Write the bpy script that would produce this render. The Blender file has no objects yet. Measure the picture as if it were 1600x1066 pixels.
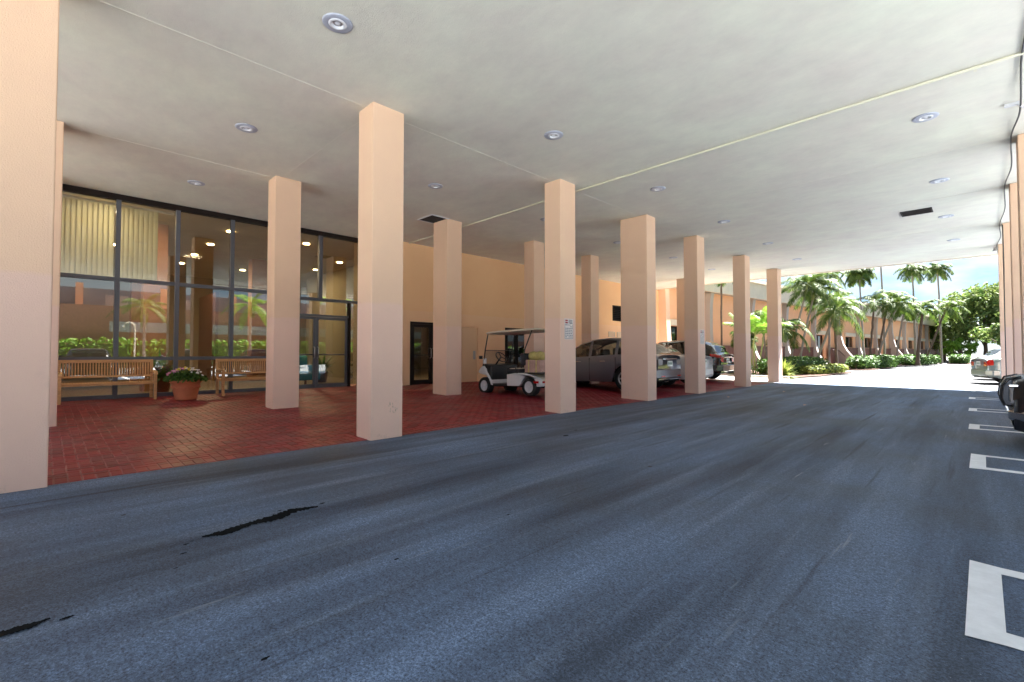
import bpy, bmesh, math, random
from mathutils import Vector, Matrix
random.seed(7)
sc = bpy.context.scene
R = math.radians
PI = math.pi
# ------------------------------------------------------------------ camera
cam = bpy.data.cameras.new('camera'); camo = bpy.data.objects.new('camera', cam)
sc.collection.objects.link(camo); sc.camera = camo
cam.sensor_width = 36.0; cam.lens = 36.0 * 735.0 / 1600.0
cam.clip_start = 0.05; cam.clip_end = 2000
camo.location = (0, 0, 1.2); camo.rotation_euler = (R(90 + 1.48), 0, R(45))
# ------------------------------------------------------------------ light
SUN_EL, SUN_AZ = R(57), R(15)         # azimuth measured from +Y towards +X
w = bpy.data.worlds.new('World'); sc.world = w; w.use_nodes = True
nt = w.node_tree; N = nt.nodes; L = nt.links; N.clear()
sky = N.new('ShaderNodeTexSky'); sky.sky_type = 'NISHITA'; sky.sun_disc = False
sky.sun_elevation = SUN_EL; sky.sun_rotation = SUN_AZ; sky.air_density = 1.0; sky.dust_density = 0.1; sky.ozone_density = 4
tc = N.new('ShaderNodeTexCoord'); mp = N.new('ShaderNodeMapping'); mp.inputs['Scale'].default_value = (1.6, 1.6, 4.5)
mp.inputs['Location'].default_value = (0.35, 0.2, 0.1)
nz = N.new('ShaderNodeTexNoise'); nz.inputs['Scale'].default_value = 2.6; nz.inputs['Detail'].default_value = 7; nz.inputs['Roughness'].default_value = .58
rp = N.new('ShaderNodeValToRGB'); rp.color_ramp.elements[0].position = .42; rp.color_ramp.elements[1].position = .60
rp.color_ramp.elements[0].color = (.42, .74, 1.22, 1); rp.color_ramp.elements[1].color = (1.5, 1.6, 1.7, 1)   # thin blue veil to white cloud
mx = N.new('ShaderNodeMix'); mx.data_type = 'RGBA'; mx.inputs['Factor'].default_value = .86
bg = N.new('ShaderNodeBackground'); bg.inputs['Strength'].default_value = 0.055
wo = N.new('ShaderNodeOutputWorld')
L.new(tc.outputs['Generated'], mp.inputs[0]); L.new(mp.outputs[0], nz.inputs['Vector']); L.new(nz.outputs[0], rp.inputs[0])
L.new(rp.outputs[0], mx.inputs['B']); L.new(sky.outputs[0], mx.inputs['A']); L.new(mx.outputs['Result'], bg.inputs[0]); L.new(bg.outputs[0], wo.inputs[0])
sl = bpy.data.lights.new('sun', 'SUN'); sl.energy = 5.0; sl.angle = R(.5); sl.color = (1, .98, .95)
so = bpy.data.objects.new('sun', sl); sc.collection.objects.link(so); so.location = (0, 40, 60)
sdir = Vector((math.sin(SUN_AZ) * math.cos(SUN_EL), math.cos(SUN_AZ) * math.cos(SUN_EL), math.sin(SUN_EL)))
so.rotation_euler = sdir.to_track_quat('Z', 'Y').to_euler()
sc.view_settings.view_transform = 'Standard'; sc.view_settings.look = 'None'
sc.view_settings.gamma = 1; sc.view_settings.use_curve_mapping = False
sc.view_settings.exposure = 3.42
sc.cycles.max_bounces = 12; sc.cycles.diffuse_bounces = 8; sc.cycles.glossy_bounces = 5; sc.cycles.transparent_max_bounces = 12
sc.cycles.sample_clamp_indirect = 6; sc.cycles.use_denoising = True

# ------------------------------------------------------------------ materials
MATS = {}
def lin(c): return tuple(((v / 12.92) if v <= .04045 else ((v + .055) / 1.055) ** 2.4) for v in c)
def mat(name, col, rough=.6, metal=0, var=0, vscale=4, bump=0, bscale=60, spec=.5, stretch=None, emit=None, coat=0, col2=None, detail=5):
    """principled; base colour varied by noise between col and col2 (or col*(1-var)); fine noise bump"""
    m = bpy.data.materials.new(name); m.use_nodes = True; t = m.node_tree; b = t.nodes['Principled BSDF']
    b.inputs['Base Color'].default_value = (*col, 1); b.inputs['Roughness'].default_value = rough; b.inputs['Metallic'].default_value = metal
    b.inputs['Specular IOR Level'].default_value = spec
    if coat: b.inputs['Coat Weight'].default_value = coat; b.inputs['Coat Roughness'].default_value = .04
    if emit: b.inputs['Emission Color'].default_value = (*emit[:3], 1); b.inputs['Emission Strength'].default_value = emit[3]
    if var or bump:
        g = t.nodes.new('ShaderNodeTexCoord'); mpp = t.nodes.new('ShaderNodeMapping'); t.links.new(g.outputs['Object'], mpp.inputs[0])
        if stretch: mpp.inputs['Scale'].default_value = stretch
    if var:
        n = t.nodes.new('ShaderNodeTexNoise'); n.inputs['Scale'].default_value = vscale; n.inputs['Detail'].default_value = detail; n.inputs['Roughness'].default_value = .65
        t.links.new(mpp.outputs[0], n.inputs['Vector'])
        r = t.nodes.new('ShaderNodeValToRGB'); r.color_ramp.elements[0].position = .33; r.color_ramp.elements[1].position = .67
        c2 = col2 or tuple(v * (1 - var) for v in col)
        r.color_ramp.elements[0].color = (*c2, 1); r.color_ramp.elements[1].color = (*col, 1)
        t.links.new(n.outputs[0], r.inputs[0]); t.links.new(r.outputs[0], b.inputs['Base Color'])
    if bump:
        n2 = t.nodes.new('ShaderNodeTexNoise'); n2.inputs['Scale'].default_value = bscale; n2.inputs['Detail'].default_value = 4
        t.links.new(g.outputs['Object'], n2.inputs['Vector'])
        bp = t.nodes.new('ShaderNodeBump'); bp.inputs['Strength'].default_value = bump; bp.inputs['Distance'].default_value = .01
        t.links.new(n2.outputs[0], bp.inputs['Height']); t.links.new(bp.outputs[0], b.inputs['Normal'])
    MATS[name] = m; return m
def leafmat(name, c1, c2, trans=.25):
    m = bpy.data.materials.new(name); m.use_nodes = True; t = m.node_tree; b = t.nodes['Principled BSDF']
    g = t.nodes.new('ShaderNodeNewGeometry'); r = t.nodes.new('ShaderNodeValToRGB')
    r.color_ramp.elements[0].color = (*c1, 1); r.color_ramp.elements[1].color = (*c2, 1)
    t.links.new(g.outputs['Random Per Island'], r.inputs[0]); t.links.new(r.outputs[0], b.inputs['Base Color'])
    b.inputs['Roughness'].default_value = .6; b.inputs['Specular IOR Level'].default_value = .25
    tr = t.nodes.new('ShaderNodeBsdfTranslucent'); t.links.new(r.outputs[0], tr.inputs[0])
    ms = t.nodes.new('ShaderNodeMixShader'); ms.inputs[0].default_value = trans
    o = t.nodes['Material Output']; t.links.new(b.outputs[0], ms.inputs[1]); t.links.new(tr.outputs[0], ms.inputs[2]); t.links.new(ms.outputs[0], o.inputs[0])
    MATS[name] = m; return m
def glassmat(name, tint, refl=.08, k=1.0, rough=0.0):
    m = bpy.data.materials.new(name); m.use_nodes = True; t = m.node_tree
    for n in list(t.nodes):
        if n.type != 'OUTPUT_MATERIAL': t.nodes.remove(n)
    o = t.nodes['Material Output']
    tr = t.nodes.new('ShaderNodeBsdfTransparent'); tr.inputs[0].default_value = (*tint, 1)
    gl = t.nodes.new('ShaderNodeBsdfGlossy'); gl.inputs['Roughness'].default_value = rough
    lw = t.nodes.new('ShaderNodeLayerWeight'); lw.inputs[0].default_value = .5
    fr = t.nodes.new('ShaderNodeMath'); fr.operation = 'POWER'; fr.inputs[1].default_value = 4.0; t.links.new(lw.outputs['Facing'], fr.inputs[0])
    ma = t.nodes.new('ShaderNodeMath'); ma.operation = 'MULTIPLY_ADD'; ma.inputs[1].default_value = k; ma.inputs[2].default_value = refl; ma.use_clamp = True
    ms = t.nodes.new('ShaderNodeMixShader')
    t.links.new(fr.outputs[0], ma.inputs[0]); t.links.new(ma.outputs[0], ms.inputs[0]); t.links.new(tr.outputs[0], ms.inputs[1]); t.links.new(gl.outputs[0], ms.inputs[2]); t.links.new(ms.outputs[0], o.inputs[0])
    MATS[name] = m; return m

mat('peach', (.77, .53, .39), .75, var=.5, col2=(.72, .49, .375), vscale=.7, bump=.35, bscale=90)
mat('peach_wall', (.88, .56, .32), .8, var=.5, col2=(.85, .52, .29), vscale=.6, bump=.3, bscale=80)
mat('seam_paint', (.72, .69, .60), .8)
mat('cream_trim', (.72, .62, .48), .7, var=.1, vscale=2)
mat('pale_stucco', (.46, .41, .37), .8, var=.12, vscale=1.5, bump=.3, bscale=50)
mat('peach_far', (.86, .47, .26), .8, var=.08, vscale=1.5)
mat('fence_brown', (.17, .075, .055), .7, var=.3, vscale=3)
mat('steel_rail', (.10, .06, .05), .5)
mat('bronze', (.014, .008, .006), .6, spec=.2)
mat('grey_alu', (.085, .088, .105), .4)
mat('door_peach', (.76, .50, .30), .5)
mat('chrome', (.75, .76, .78), .12, metal=1)
mat('steel', (.42, .42, .43), .35, metal=1)
mat('black_plastic', (.018, .018, .02), .45)
mat('rubber', (.014, .014, .015), .8)
mat('dark_inside', (.012, .012, .014), .9)
mat('white_enamel', (.66, .66, .69), .35)
mat('white_paint', (.74, .75, .77), .3, coat=.6)
mat('cream_plastic', (.62, .56, .46), .45)
mat('road_paint', (.84, .85, .86), .6, var=.14, vscale=9, bump=.5, bscale=220)
mat('conduit', (.70, .67, .53), .5)
mat('teak', (.64, .33, .13), .5, var=.35, vscale=8, stretch=(1, 1, 6))
mat('terracotta', (.56, .17, .075), .7, var=.2, vscale=6, bump=.2)
mat('soil', (.05, .032, .022), .95, bump=.6, bscale=40)
mat('mulch', (.12, .055, .032), .95, var=.5, vscale=25, bump=.8, bscale=60)
mat('trunk_grey', (.30, .26, .21), .85, var=.4, vscale=8, stretch=(1, 1, 4), bump=.5, bscale=30)
mat('trunk_brown', (.14, .095, .065), .9, var=.4, vscale=8, bump=.6, bscale=25)
mat('trunk_green', (.30, .34, .10), .5, var=.4, vscale=6, stretch=(1, 1, 5))
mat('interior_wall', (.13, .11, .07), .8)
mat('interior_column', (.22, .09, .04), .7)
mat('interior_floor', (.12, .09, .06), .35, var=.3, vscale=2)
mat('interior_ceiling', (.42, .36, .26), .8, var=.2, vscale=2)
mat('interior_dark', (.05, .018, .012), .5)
mat('blue_fabric', (.015, .20, .42), .8)
mat('brick_far', (.42, .21, .15), .85, var=.3, vscale=5)
mat('grey_far', (.22, .25, .30), .7)
mat('light_grey_far', (.42, .43, .44), .7)
mat('lamp_warm', (1, .9, .7), .5, emit=(1, .80, .48, 9))
mat('lens', (.75, .76, .80), .25)
mat('trim_grey', (.40, .42, .50), .45)
mat('sign_white', (.72, .63, .60), .5)
mat('sign_ink', (.16, .16, .19), .6)
mat('sign_red', (.35, .03, .03), .6)
mat('plate', (.7, .72, .70), .4)
mat('plate_ink', (.05, .16, .10), .5)
mat('silver_suv', (.19, .19, .23), .28, metal=.6, coat=.8)
mat('black_car', (.010, .010, .012), .2, coat=1)
mat('green_silver', (.26, .31, .29), .28, metal=.6, coat=.8)
mat('pale_car', (.62, .60, .55), .3, coat=.8)
mat('red_lens', (.50, .015, .012), .15, coat=1)
mat('clear_lens', (.75, .75, .78), .08, coat=1)
mat('lamp_grey', (.30, .29, .30), .3)
mat('limo_paint', (.012, .012, .016), .4, coat=.3)
mat('chrome_dull', (.45, .46, .50), .3, metal=1)
mat('grille_grey', (.12, .12, .14), .35, metal=.6)
mat('seat_dark', (.03, .03, .035), .7)
mat('box_pink', (.58, .36, .30), .6, var=.35, vscale=9)
mat('bag_yellow', (.66, .55, .20), .5, var=.3, vscale=12)
mat('petal_purple', (.40, .12, .34), .6); mat('petal_white', (.75, .72, .74), .6); mat('petal_yellow', (.75, .62, .06), .6); mat('petal_pink', (.65, .25, .42), .6)
leafmat('leaf_palm', (.022, .062, .010), (.12, .17, .028), .25)
leafmat('leaf_bright', (.08, .20, .015), (.20, .33, .04), .35)
leafmat('leaf_dark', (.022, .065, .018), (.09, .15, .035), .2)
leafmat('leaf_hedge', (.030, .085, .015), (.11, .19, .035), .2)
leafmat('leaf_yellow', (.14, .20, .03), (.30, .32, .07), .3)
leafmat('leaf_tree', (.05, .11, .02), (.22, .27, .075), .3)
leafmat('blind', (.60, .59, .46), (.70, .69, .56), .14)
glassmat('window_glass', (.84, .80, .68), .16, .7)
glassmat('door_glass', (.78, .75, .65), .07, .7)
glassmat('car_glass', (.42, .45, .44), .07, .8)
glassmat('far_glass', (.25, .28, .28), .14, .8)
glassmat('clear_shield', (.80, .82, .84), .03, 1.0)

def lap(m, lo, hi, z0):
    """older pinker paint coat below a slightly wavy lap line, grime near the foot"""
    t = m.node_tree; n = t.nodes; l = t.links; b = n['Principled BSDF']; src = b.inputs['Base Color'].links[0].from_socket
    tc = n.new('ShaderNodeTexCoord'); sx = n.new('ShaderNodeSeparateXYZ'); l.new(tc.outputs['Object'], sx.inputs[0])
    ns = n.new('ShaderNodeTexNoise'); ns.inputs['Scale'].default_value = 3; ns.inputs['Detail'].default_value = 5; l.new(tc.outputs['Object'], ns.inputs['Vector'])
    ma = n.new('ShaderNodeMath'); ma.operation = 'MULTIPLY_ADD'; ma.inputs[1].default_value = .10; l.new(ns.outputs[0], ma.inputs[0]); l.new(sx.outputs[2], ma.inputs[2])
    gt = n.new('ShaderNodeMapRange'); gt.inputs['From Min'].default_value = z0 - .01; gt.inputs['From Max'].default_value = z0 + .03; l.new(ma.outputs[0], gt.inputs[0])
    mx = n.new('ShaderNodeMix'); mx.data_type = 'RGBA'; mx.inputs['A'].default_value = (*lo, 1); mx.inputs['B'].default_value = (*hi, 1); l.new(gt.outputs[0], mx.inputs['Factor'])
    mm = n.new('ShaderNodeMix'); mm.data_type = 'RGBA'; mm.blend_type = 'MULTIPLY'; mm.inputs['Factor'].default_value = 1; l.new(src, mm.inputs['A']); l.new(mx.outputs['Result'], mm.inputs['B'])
    n2 = n.new('ShaderNodeTexNoise'); n2.inputs['Scale'].default_value = 7; n2.inputs['Detail'].default_value = 8; n2.inputs['Roughness'].default_value = .75; l.new(tc.outputs['Object'], n2.inputs['Vector'])
    r = n.new('ShaderNodeValToRGB'); r.color_ramp.elements[0].position = .60; r.color_ramp.elements[1].position = .80; l.new(n2.outputs[0], r.inputs[0])
    ft = n.new('ShaderNodeMapRange'); ft.inputs['From Min'].default_value = 1.0; ft.inputs['From Max'].default_value = .0; ft.inputs['To Min'].default_value = .12; ft.inputs['To Max'].default_value = .75; l.new(sx.outputs[2], ft.inputs[0])
    pr = n.new('ShaderNodeMath'); pr.operation = 'MULTIPLY'; l.new(r.outputs[0], pr.inputs[0]); l.new(ft.outputs[0], pr.inputs[1])
    m3 = n.new('ShaderNodeMix'); m3.data_type = 'RGBA'; m3.inputs['B'].default_value = (.30, .22, .17, 1); l.new(pr.outputs[0], m3.inputs['Factor']); l.new(mm.outputs['Result'], m3.inputs['A'])
    l.new(m3.outputs['Result'], b.inputs['Base Color'])
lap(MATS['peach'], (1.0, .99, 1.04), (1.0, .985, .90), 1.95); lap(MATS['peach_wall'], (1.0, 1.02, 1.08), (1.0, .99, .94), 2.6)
def node_mat_asphalt():
    m = bpy.data.materials.new('asphalt'); m.use_nodes = True; t = m.node_tree; b = t.nodes['Principled BSDF']; n = t.nodes; l = t.links
    tc = n.new('ShaderNodeTexCoord')
    def noise(scale, sc3=(1, 1, 1), det=5, rough=.6, rot=0):
        mp = n.new('ShaderNodeMapping'); mp.inputs['Scale'].default_value = sc3; mp.inputs['Rotation'].default_value = (0, 0, rot)
        x = n.new('ShaderNodeTexNoise'); x.inputs['Scale'].default_value = scale; x.inputs['Detail'].default_value = det; x.inputs['Roughness'].default_value = rough
        l.new(tc.outputs['Object'], mp.inputs[0]); l.new(mp.outputs[0], x.inputs['Vector']); return x.outputs[0]
    def ramp(src, a, b_, c0, c1):
        r = n.new('ShaderNodeValToRGB'); r.color_ramp.elements[0].position = a; r.color_ramp.elements[1].position = b_
        r.color_ramp.elements[0].color = (*c0, 1); r.color_ramp.elements[1].color = (*c1, 1); l.new(src, r.inputs[0]); return r.outputs[0]
    def mix(f, a, b_, mode='MIX'):
        x = n.new('ShaderNodeMix'); x.data_type = 'RGBA'; x.blend_type = mode
        if isinstance(f, float): x.inputs['Factor'].default_value = f
        else: l.new(f, x.inputs['Factor'])
        l.new(a, x.inputs['A']); l.new(b_, x.inputs['B']); return x.outputs['Result']
    streak = noise(1.5, (1, .10, 1), 6, .6, R(4)); streak2 = noise(5, (1, .05, 1), 4, .6, R(-3)); patch = noise(.45, det=6)
    fine = noise(84, det=3, rough=.95); mid = noise(28, det=3, rough=.8)
    base = ramp(streak, .36, .68, (.022, .035, .060), (.090, .132, .212))  # blue cast of the skylight is put into the base colour
    p2 = ramp(patch, .35, .65, (.66, .64, .60), (1.28, 1.28, 1.28))
    c = mix(1.0, base, p2, 'MULTIPLY')
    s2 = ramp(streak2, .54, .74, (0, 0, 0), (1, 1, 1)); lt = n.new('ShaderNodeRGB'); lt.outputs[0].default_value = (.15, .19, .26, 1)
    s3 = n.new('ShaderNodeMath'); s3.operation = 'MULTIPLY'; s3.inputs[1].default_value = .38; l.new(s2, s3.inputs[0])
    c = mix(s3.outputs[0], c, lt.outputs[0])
    sp = ramp(fine, .35, .68, (.12, .12, .12), (2.8, 2.75, 2.65)); c = mix(.85, c, sp, 'MULTIPLY')
    sm = ramp(mid, .35, .66, (.6, .6, .6), (1.45, 1.45, 1.45)); c = mix(.7, c, sm, 'MULTIPLY')
    # pale aggregate chips
    v = n.new('ShaderNodeTexVoronoi'); v.inputs['Scale'].default_value = 38; l.new(tc.outputs['Object'], v.inputs['Vector'])
    lt2 = n.new('ShaderNodeMath'); lt2.operation = 'LESS_THAN'; lt2.inputs[1].default_value = .09; l.new(v.outputs['Distance'], lt2.inputs[0])
    sepc = n.new('ShaderNodeSeparateColor'); l.new(v.outputs['Color'], sepc.inputs[0])
    gt = n.new('ShaderNodeMath'); gt.operation = 'GREATER_THAN'; gt.inputs[1].default_value = .90; l.new(sepc.outputs[0], gt.inputs[0])
    mm = n.new('ShaderNodeMath'); mm.operation = 'MULTIPLY'; l.new(lt2.outputs[0], mm.inputs[0]); l.new(gt.outputs[0], mm.inputs[1])
    lt3 = n.new('ShaderNodeRGB'); lt3.outputs[0].default_value = (.26, .29, .33, 1); c = mix(mm.outputs[0], c, lt3.outputs[0])
    # drip spots and dark worn streaks
    v2 = n.new('ShaderNodeTexVoronoi'); v2.inputs['Scale'].default_value = 1.7; l.new(tc.outputs['Object'], v2.inputs['Vector'])
    a1 = n.new('ShaderNodeMath'); a1.operation = 'LESS_THAN'; a1.inputs[1].default_value = .045; l.new(v2.outputs['Distance'], a1.inputs[0])
    sp2 = n.new('ShaderNodeSeparateColor'); l.new(v2.outputs['Color'], sp2.inputs[0])
    a2 = n.new('ShaderNodeMath'); a2.operation = 'GREATER_THAN'; a2.inputs[1].default_value = .72; l.new(sp2.outputs[1], a2.inputs[0])
    a3 = n.new('ShaderNodeMath'); a3.operation = 'MULTIPLY'; l.new(a1.outputs[0], a3.inputs[0]); l.new(a2.outputs[0], a3.inputs[1])
    dk = n.new('ShaderNodeRGB'); dk.outputs[0].default_value = (.008, .010, .014, 1); c = mix(a3.outputs[0], c, dk.outputs[0])
    sk = noise(9, (1, .03, 1), 3, .5, R(2)); s4 = ramp(sk, .63, .70, (0, 0, 0), (.55, .55, .55)); c = mix(s4, c, dk.outputs[0])
    sk2 = noise(14, (1, .06, 1), 4, .6, R(-9)); s5 = ramp(sk2, .66, .74, (0, 0, 0), (.6, .6, .6)); c = mix(s5, c, lt3.outputs[0])
    l.new(c, b.inputs['Base Color'])
    rr = n.new('ShaderNodeMapRange'); b.inputs['Specular IOR Level'].default_value = .35; rr.inputs['To Min'].default_value = .45; rr.inputs['To Max'].default_value = .8; l.new(patch, rr.inputs[0]); l.new(rr.outputs[0], b.inputs['Roughness'])
    bp = n.new('ShaderNodeBump'); bp.inputs['Strength'].default_value = .7; bp.inputs['Distance'].default_value = .006; l.new(fine, bp.inputs['Height']); l.new(bp.outputs[0], b.inputs['Normal'])
    MATS['asphalt'] = m
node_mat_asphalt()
def node_mat_ceiling():
    m = bpy.data.materials.new('stucco_ceiling'); m.use_nodes = True; t = m.node_tree; b = t.nodes['Principled BSDF']; n = t.nodes; l = t.links
    tc = n.new('ShaderNodeTexCoord'); prev = None
    def noise(scale, sc3, det, ro):
        mp = n.new('ShaderNodeMapping'); mp.inputs['Scale'].default_value = sc3; mp.inputs['Rotation'].default_value = (0, 0, R(20))
        x = n.new('ShaderNodeTexNoise'); x.inputs['Scale'].default_value = scale; x.inputs['Detail'].default_value = det; x.inputs['Roughness'].default_value = ro
        l.new(tc.outputs['Object'], mp.inputs[0]); l.new(mp.outputs[0], x.inputs['Vector']); return x.outputs[0]
    a = noise(.5, (1, 1, 1), 6, .65); s = noise(2.2, (.8, 1.3, 1), 7, .72); f = noise(90, (1, 1, 1), 3, .7)
    r = n.new('ShaderNodeValToRGB'); r.color_ramp.elements[0].position = .35; r.color_ramp.elements[1].position = .66
    r.color_ramp.elements[0].color = (.66, .615, .55, 1); r.color_ramp.elements[1].color = (.73, .73, .62, 1); l.new(a, r.inputs[0])
    r2 = n.new('ShaderNodeValToRGB'); r2.color_ramp.elements[0].position = .3; r2.color_ramp.elements[1].position = .7
    r2.color_ramp.elements[0].color = (.92, .92, .92, 1); r2.color_ramp.elements[1].color = (1.05, 1.05, 1.04, 1); l.new(s, r2.inputs[0])
    mx = n.new('ShaderNodeMix'); mx.data_type = 'RGBA'; mx.blend_type = 'MULTIPLY'; mx.inputs['Factor'].default_value = 1
    l.new(r.outputs[0], mx.inputs['A']); l.new(r2.outputs[0], mx.inputs['B']); l.new(mx.outputs['Result'], b.inputs['Base Color']); b.inputs['Roughness'].default_value = .85
    bp = n.new('ShaderNodeBump'); bp.inputs['Strength'].default_value = .45; bp.inputs['Distance'].default_value = .012; l.new(f, bp.inputs['Height'])
    bp2 = n.new('ShaderNodeBump'); bp2.inputs['Strength'].default_value = .16; bp2.inputs['Distance'].default_value = .05; l.new(s, bp2.inputs['Height']); l.new(bp.outputs[0], bp2.inputs['Normal'])
    l.new(bp2.outputs[0], b.inputs['Normal'])
    MATS['stucco_ceiling'] = m
node_mat_ceiling()
def node_mat_paver():
    m = bpy.data.materials.new('red_paver'); m.use_nodes = True; t = m.node_tree; b = t.nodes['Principled BSDF']; n = t.nodes; l = t.links
    tc = n.new('ShaderNodeTexCoord'); g = n.new('ShaderNodeNewGeometry'); oi = n.new('ShaderNodeObjectInfo')
    ad = n.new('ShaderNodeMath'); ad.operation = 'ADD'; l.new(g.outputs['Random Per Island'], ad.inputs[0]); l.new(oi.outputs['Random'], ad.inputs[1])
    fr = n.new('ShaderNodeMath'); fr.operation = 'FRACT'; l.new(ad.outputs[0], fr.inputs[0])
    r = n.new('ShaderNodeValToRGB'); r.color_ramp.elements[0].color = (.13, .007, .014, 1); r.color_ramp.elements[1].color = (.27, .016, .026, 1); l.new(fr.outputs[0], r.inputs[0])
    x = n.new('ShaderNodeTexNoise'); x.inputs['Scale'].default_value = .9; x.inputs['Detail'].default_value = 7; x.inputs['Roughness'].default_value = .65; l.new(g.outputs['Position'], x.inputs['Vector'])
    r2 = n.new('ShaderNodeValToRGB'); r2.color_ramp.elements[0].position = .52; r2.color_ramp.elements[1].position = .78; r2.color_ramp.elements[1].color = (.6, .6, .6, 1); l.new(x.outputs[0], r2.inputs[0])
    mx = n.new('ShaderNodeMix'); mx.data_type = 'RGBA'; l.new(r2.outputs[0], mx.inputs['Factor']); l.new(r.outputs[0], mx.inputs['A']); mx.inputs['B'].default_value = (.28, .12, .14, 1)
    l.new(mx.outputs['Result'], b.inputs['Base Color']); b.inputs['Specular IOR Level'].default_value = .35
    x2 = n.new('ShaderNodeTexNoise'); x2.inputs['Scale'].default_value = 1.3; x2.inputs['Detail'].default_value = 5; l.new(g.outputs['Position'], x2.inputs['Vector'])
    mr = n.new('ShaderNodeMapRange'); mr.inputs['To Min'].default_value = .28; mr.inputs['To Max'].default_value = .62; l.new(x2.outputs[0], mr.inputs[0]); l.new(mr.outputs[0], b.inputs['Roughness'])
    x3 = n.new('ShaderNodeTexNoise'); x3.inputs['Scale'].default_value = 70; l.new(g.outputs['Position'], x3.inputs['Vector'])
    bp = n.new('ShaderNodeBump'); bp.inputs['Strength'].default_value = .3; bp.inputs['Distance'].default_value = .005; l.new(x3.outputs[0], bp.inputs['Height']); l.new(bp.outputs[0], b.inputs['Normal'])
    MATS['red_paver'] = m
node_mat_paver()
mat('paver_joint', (.30, .13, .13), .9, var=.4, vscale=5)
mat('concrete_road', (.047, .048, .051), .85, var=.25, vscale=1.2, bump=.3, bscale=60)
mat('bounce_concrete', (.50, .53, .55), .85, var=.15, vscale=1)  # kept pale so out-of-view ground bounces sunlight
mat('far_ground', (.10, .13, .06), .95, var=.4, vscale=.3)
mat('kerb', (.42, .40, .37), .85, var=.2, vscale=4)
mat('oil', (.004, .005, .006), .9, spec=.1)

# ------------------------------------------------------------------ mesh helpers
def link(o): sc.collection.objects.link(o); return o
def tag(o, label, cat, group=None):
    o['label'] = label; o['category'] = cat
    if group: o['group'] = group
    return o
def thing(name, loc, label, cat, group=None, rz=0):
    o = bpy.data.objects.new(name, None); o.empty_display_size = .2; link(o); o.location = loc; o.rotation_euler = (0, 0, rz)
    return tag(o, label, cat, group)
class MB:
    def __init__(s): s.v = []; s.f = []; s.sm = []
    def add(s, vs, fs, smooth=False):
        k = len(s.v); s.v += [tuple(a) for a in vs]; s.f += [tuple(i + k for i in f) for f in fs]; s.sm += [smooth] * len(fs)
    def box(s, x0, x1, y0, y1, z0, z1, M=None):
        vs = [(x, y, z) for z in (z0, z1) for y in (y0, y1) for x in (x0, x1)]
        if M is not None: vs = [M @ Vector(a) for a in vs]
        s.add(vs, [(0, 2, 3, 1), (4, 5, 7, 6), (0, 1, 5, 4), (2, 6, 7, 3), (0, 4, 6, 2), (1, 3, 7, 5)]); return s
    def cbox(s, c, d, M=None): return s.box(c[0] - d[0] / 2, c[0] + d[0] / 2, c[1] - d[1] / 2, c[1] + d[1] / 2, c[2] - d[2] / 2, c[2] + d[2] / 2, M)
    def quad(s, a, b, c, d): s.add([a, b, c, d], [(0, 1, 2, 3)]); return s
    def lathe(s, prof, seg=24, M=None, close=True):
        n = len(prof); vs = []
        for i in range(seg):
            a = 2 * PI * i / seg
            for r, z in prof: vs.append((r * math.cos(a), r * math.sin(a), z))
        if M is not None: vs = [M @ Vector(a) for a in vs]
        fs = [(i * n + j, ((i + 1) % seg) * n + j, ((i + 1) % seg) * n + j + 1, i * n + j + 1) for i in range(seg) for j in range(n - 1)]
        s.add(vs, fs, True); return s
    def tube(s, pts, rad, seg=8, cap=True):
        pts = [Vector(p) for p in pts]; n = len(pts); rs = rad if isinstance(rad, (list, tuple)) else [rad] * n; vs = []
        ref = Vector((0, 0, 1))
        for i, p in enumerate(pts):
            t = (pts[min(i + 1, n - 1)] - pts[max(i - 1, 0)]).normalized()
            u = t.cross(ref if abs(t.dot(ref)) < .95 else Vector((1, 0, 0))).normalized(); v = t.cross(u)
            if i and u.dot(pu) < 0: u = -u; v = -v
            pu = u
            for k in range(seg):
                a = 2 * PI * k / seg; vs.append(p + (u * math.cos(a) + v * math.sin(a)) * rs[i])
        fs = [(i * seg + k, i * seg + (k + 1) % seg, (i + 1) * seg + (k + 1) % seg, (i + 1) * seg + k) for i in range(n - 1) for k in range(seg)]
        s.add(vs, fs, True)
        if cap: s.add([vs[k] for k in range(seg)], [tuple(range(seg))]); s.add([vs[-seg + k] for k in range(seg)], [tuple(range(seg))[::-1]])
        return s
    def prism(s, outline, t0, t1, axis='y'):
        """outline of 2-D points extruded; axis y: (x,z); axis x: (y,z); axis z: (x,y)"""
        def P(a, t): return (a[0], t, a[1]) if axis == 'y' else ((t, a[0], a[1]) if axis == 'x' else (a[0], a[1], t))
        n = len(outline); vs = [P(a, t0) for a in outline] + [P(a, t1) for a in outline]
        s.add(vs, [tuple(range(n))[::-1], tuple(range(n, 2 * n))] + [(i, (i + 1) % n, (i + 1) % n + n, i + n) for i in range(n)]); return s
    def mesh(s, name, m):
        me = bpy.data.meshes.new(name); me.from_pydata(s.v, [], s.f); me.polygons.foreach_set('use_smooth', s.sm)
        if m: me.materials.append(MATS[m])
        me.update(); return me
    def build(s, name, m, parent=None, bevel=0, fix=True):
        me = s.mesh(name, m)
        if fix and len(s.f) < 6000:
            bm = bmesh.new(); bm.from_mesh(me); bmesh.ops.recalc_face_normals(bm, faces=bm.faces); bm.to_mesh(me); bm.free()
        o = link(bpy.data.objects.new(name, me))
        if parent: o.parent = parent
        if bevel:
            b = o.modifiers.new('bevel', 'BEVEL'); b.width = bevel; b.segments = 2; b.limit_method = 'ANGLE'
        return o
def struct(o): o['kind'] = 'structure'; return o
def stuff(o): o['kind'] = 'stuff'; return o
def copy_tree(o, parent=None):
    c = o.copy(); sc.collection.objects.link(c); c.parent = parent
    for ch in list(o.children): copy_tree(ch, c)
    return c
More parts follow.
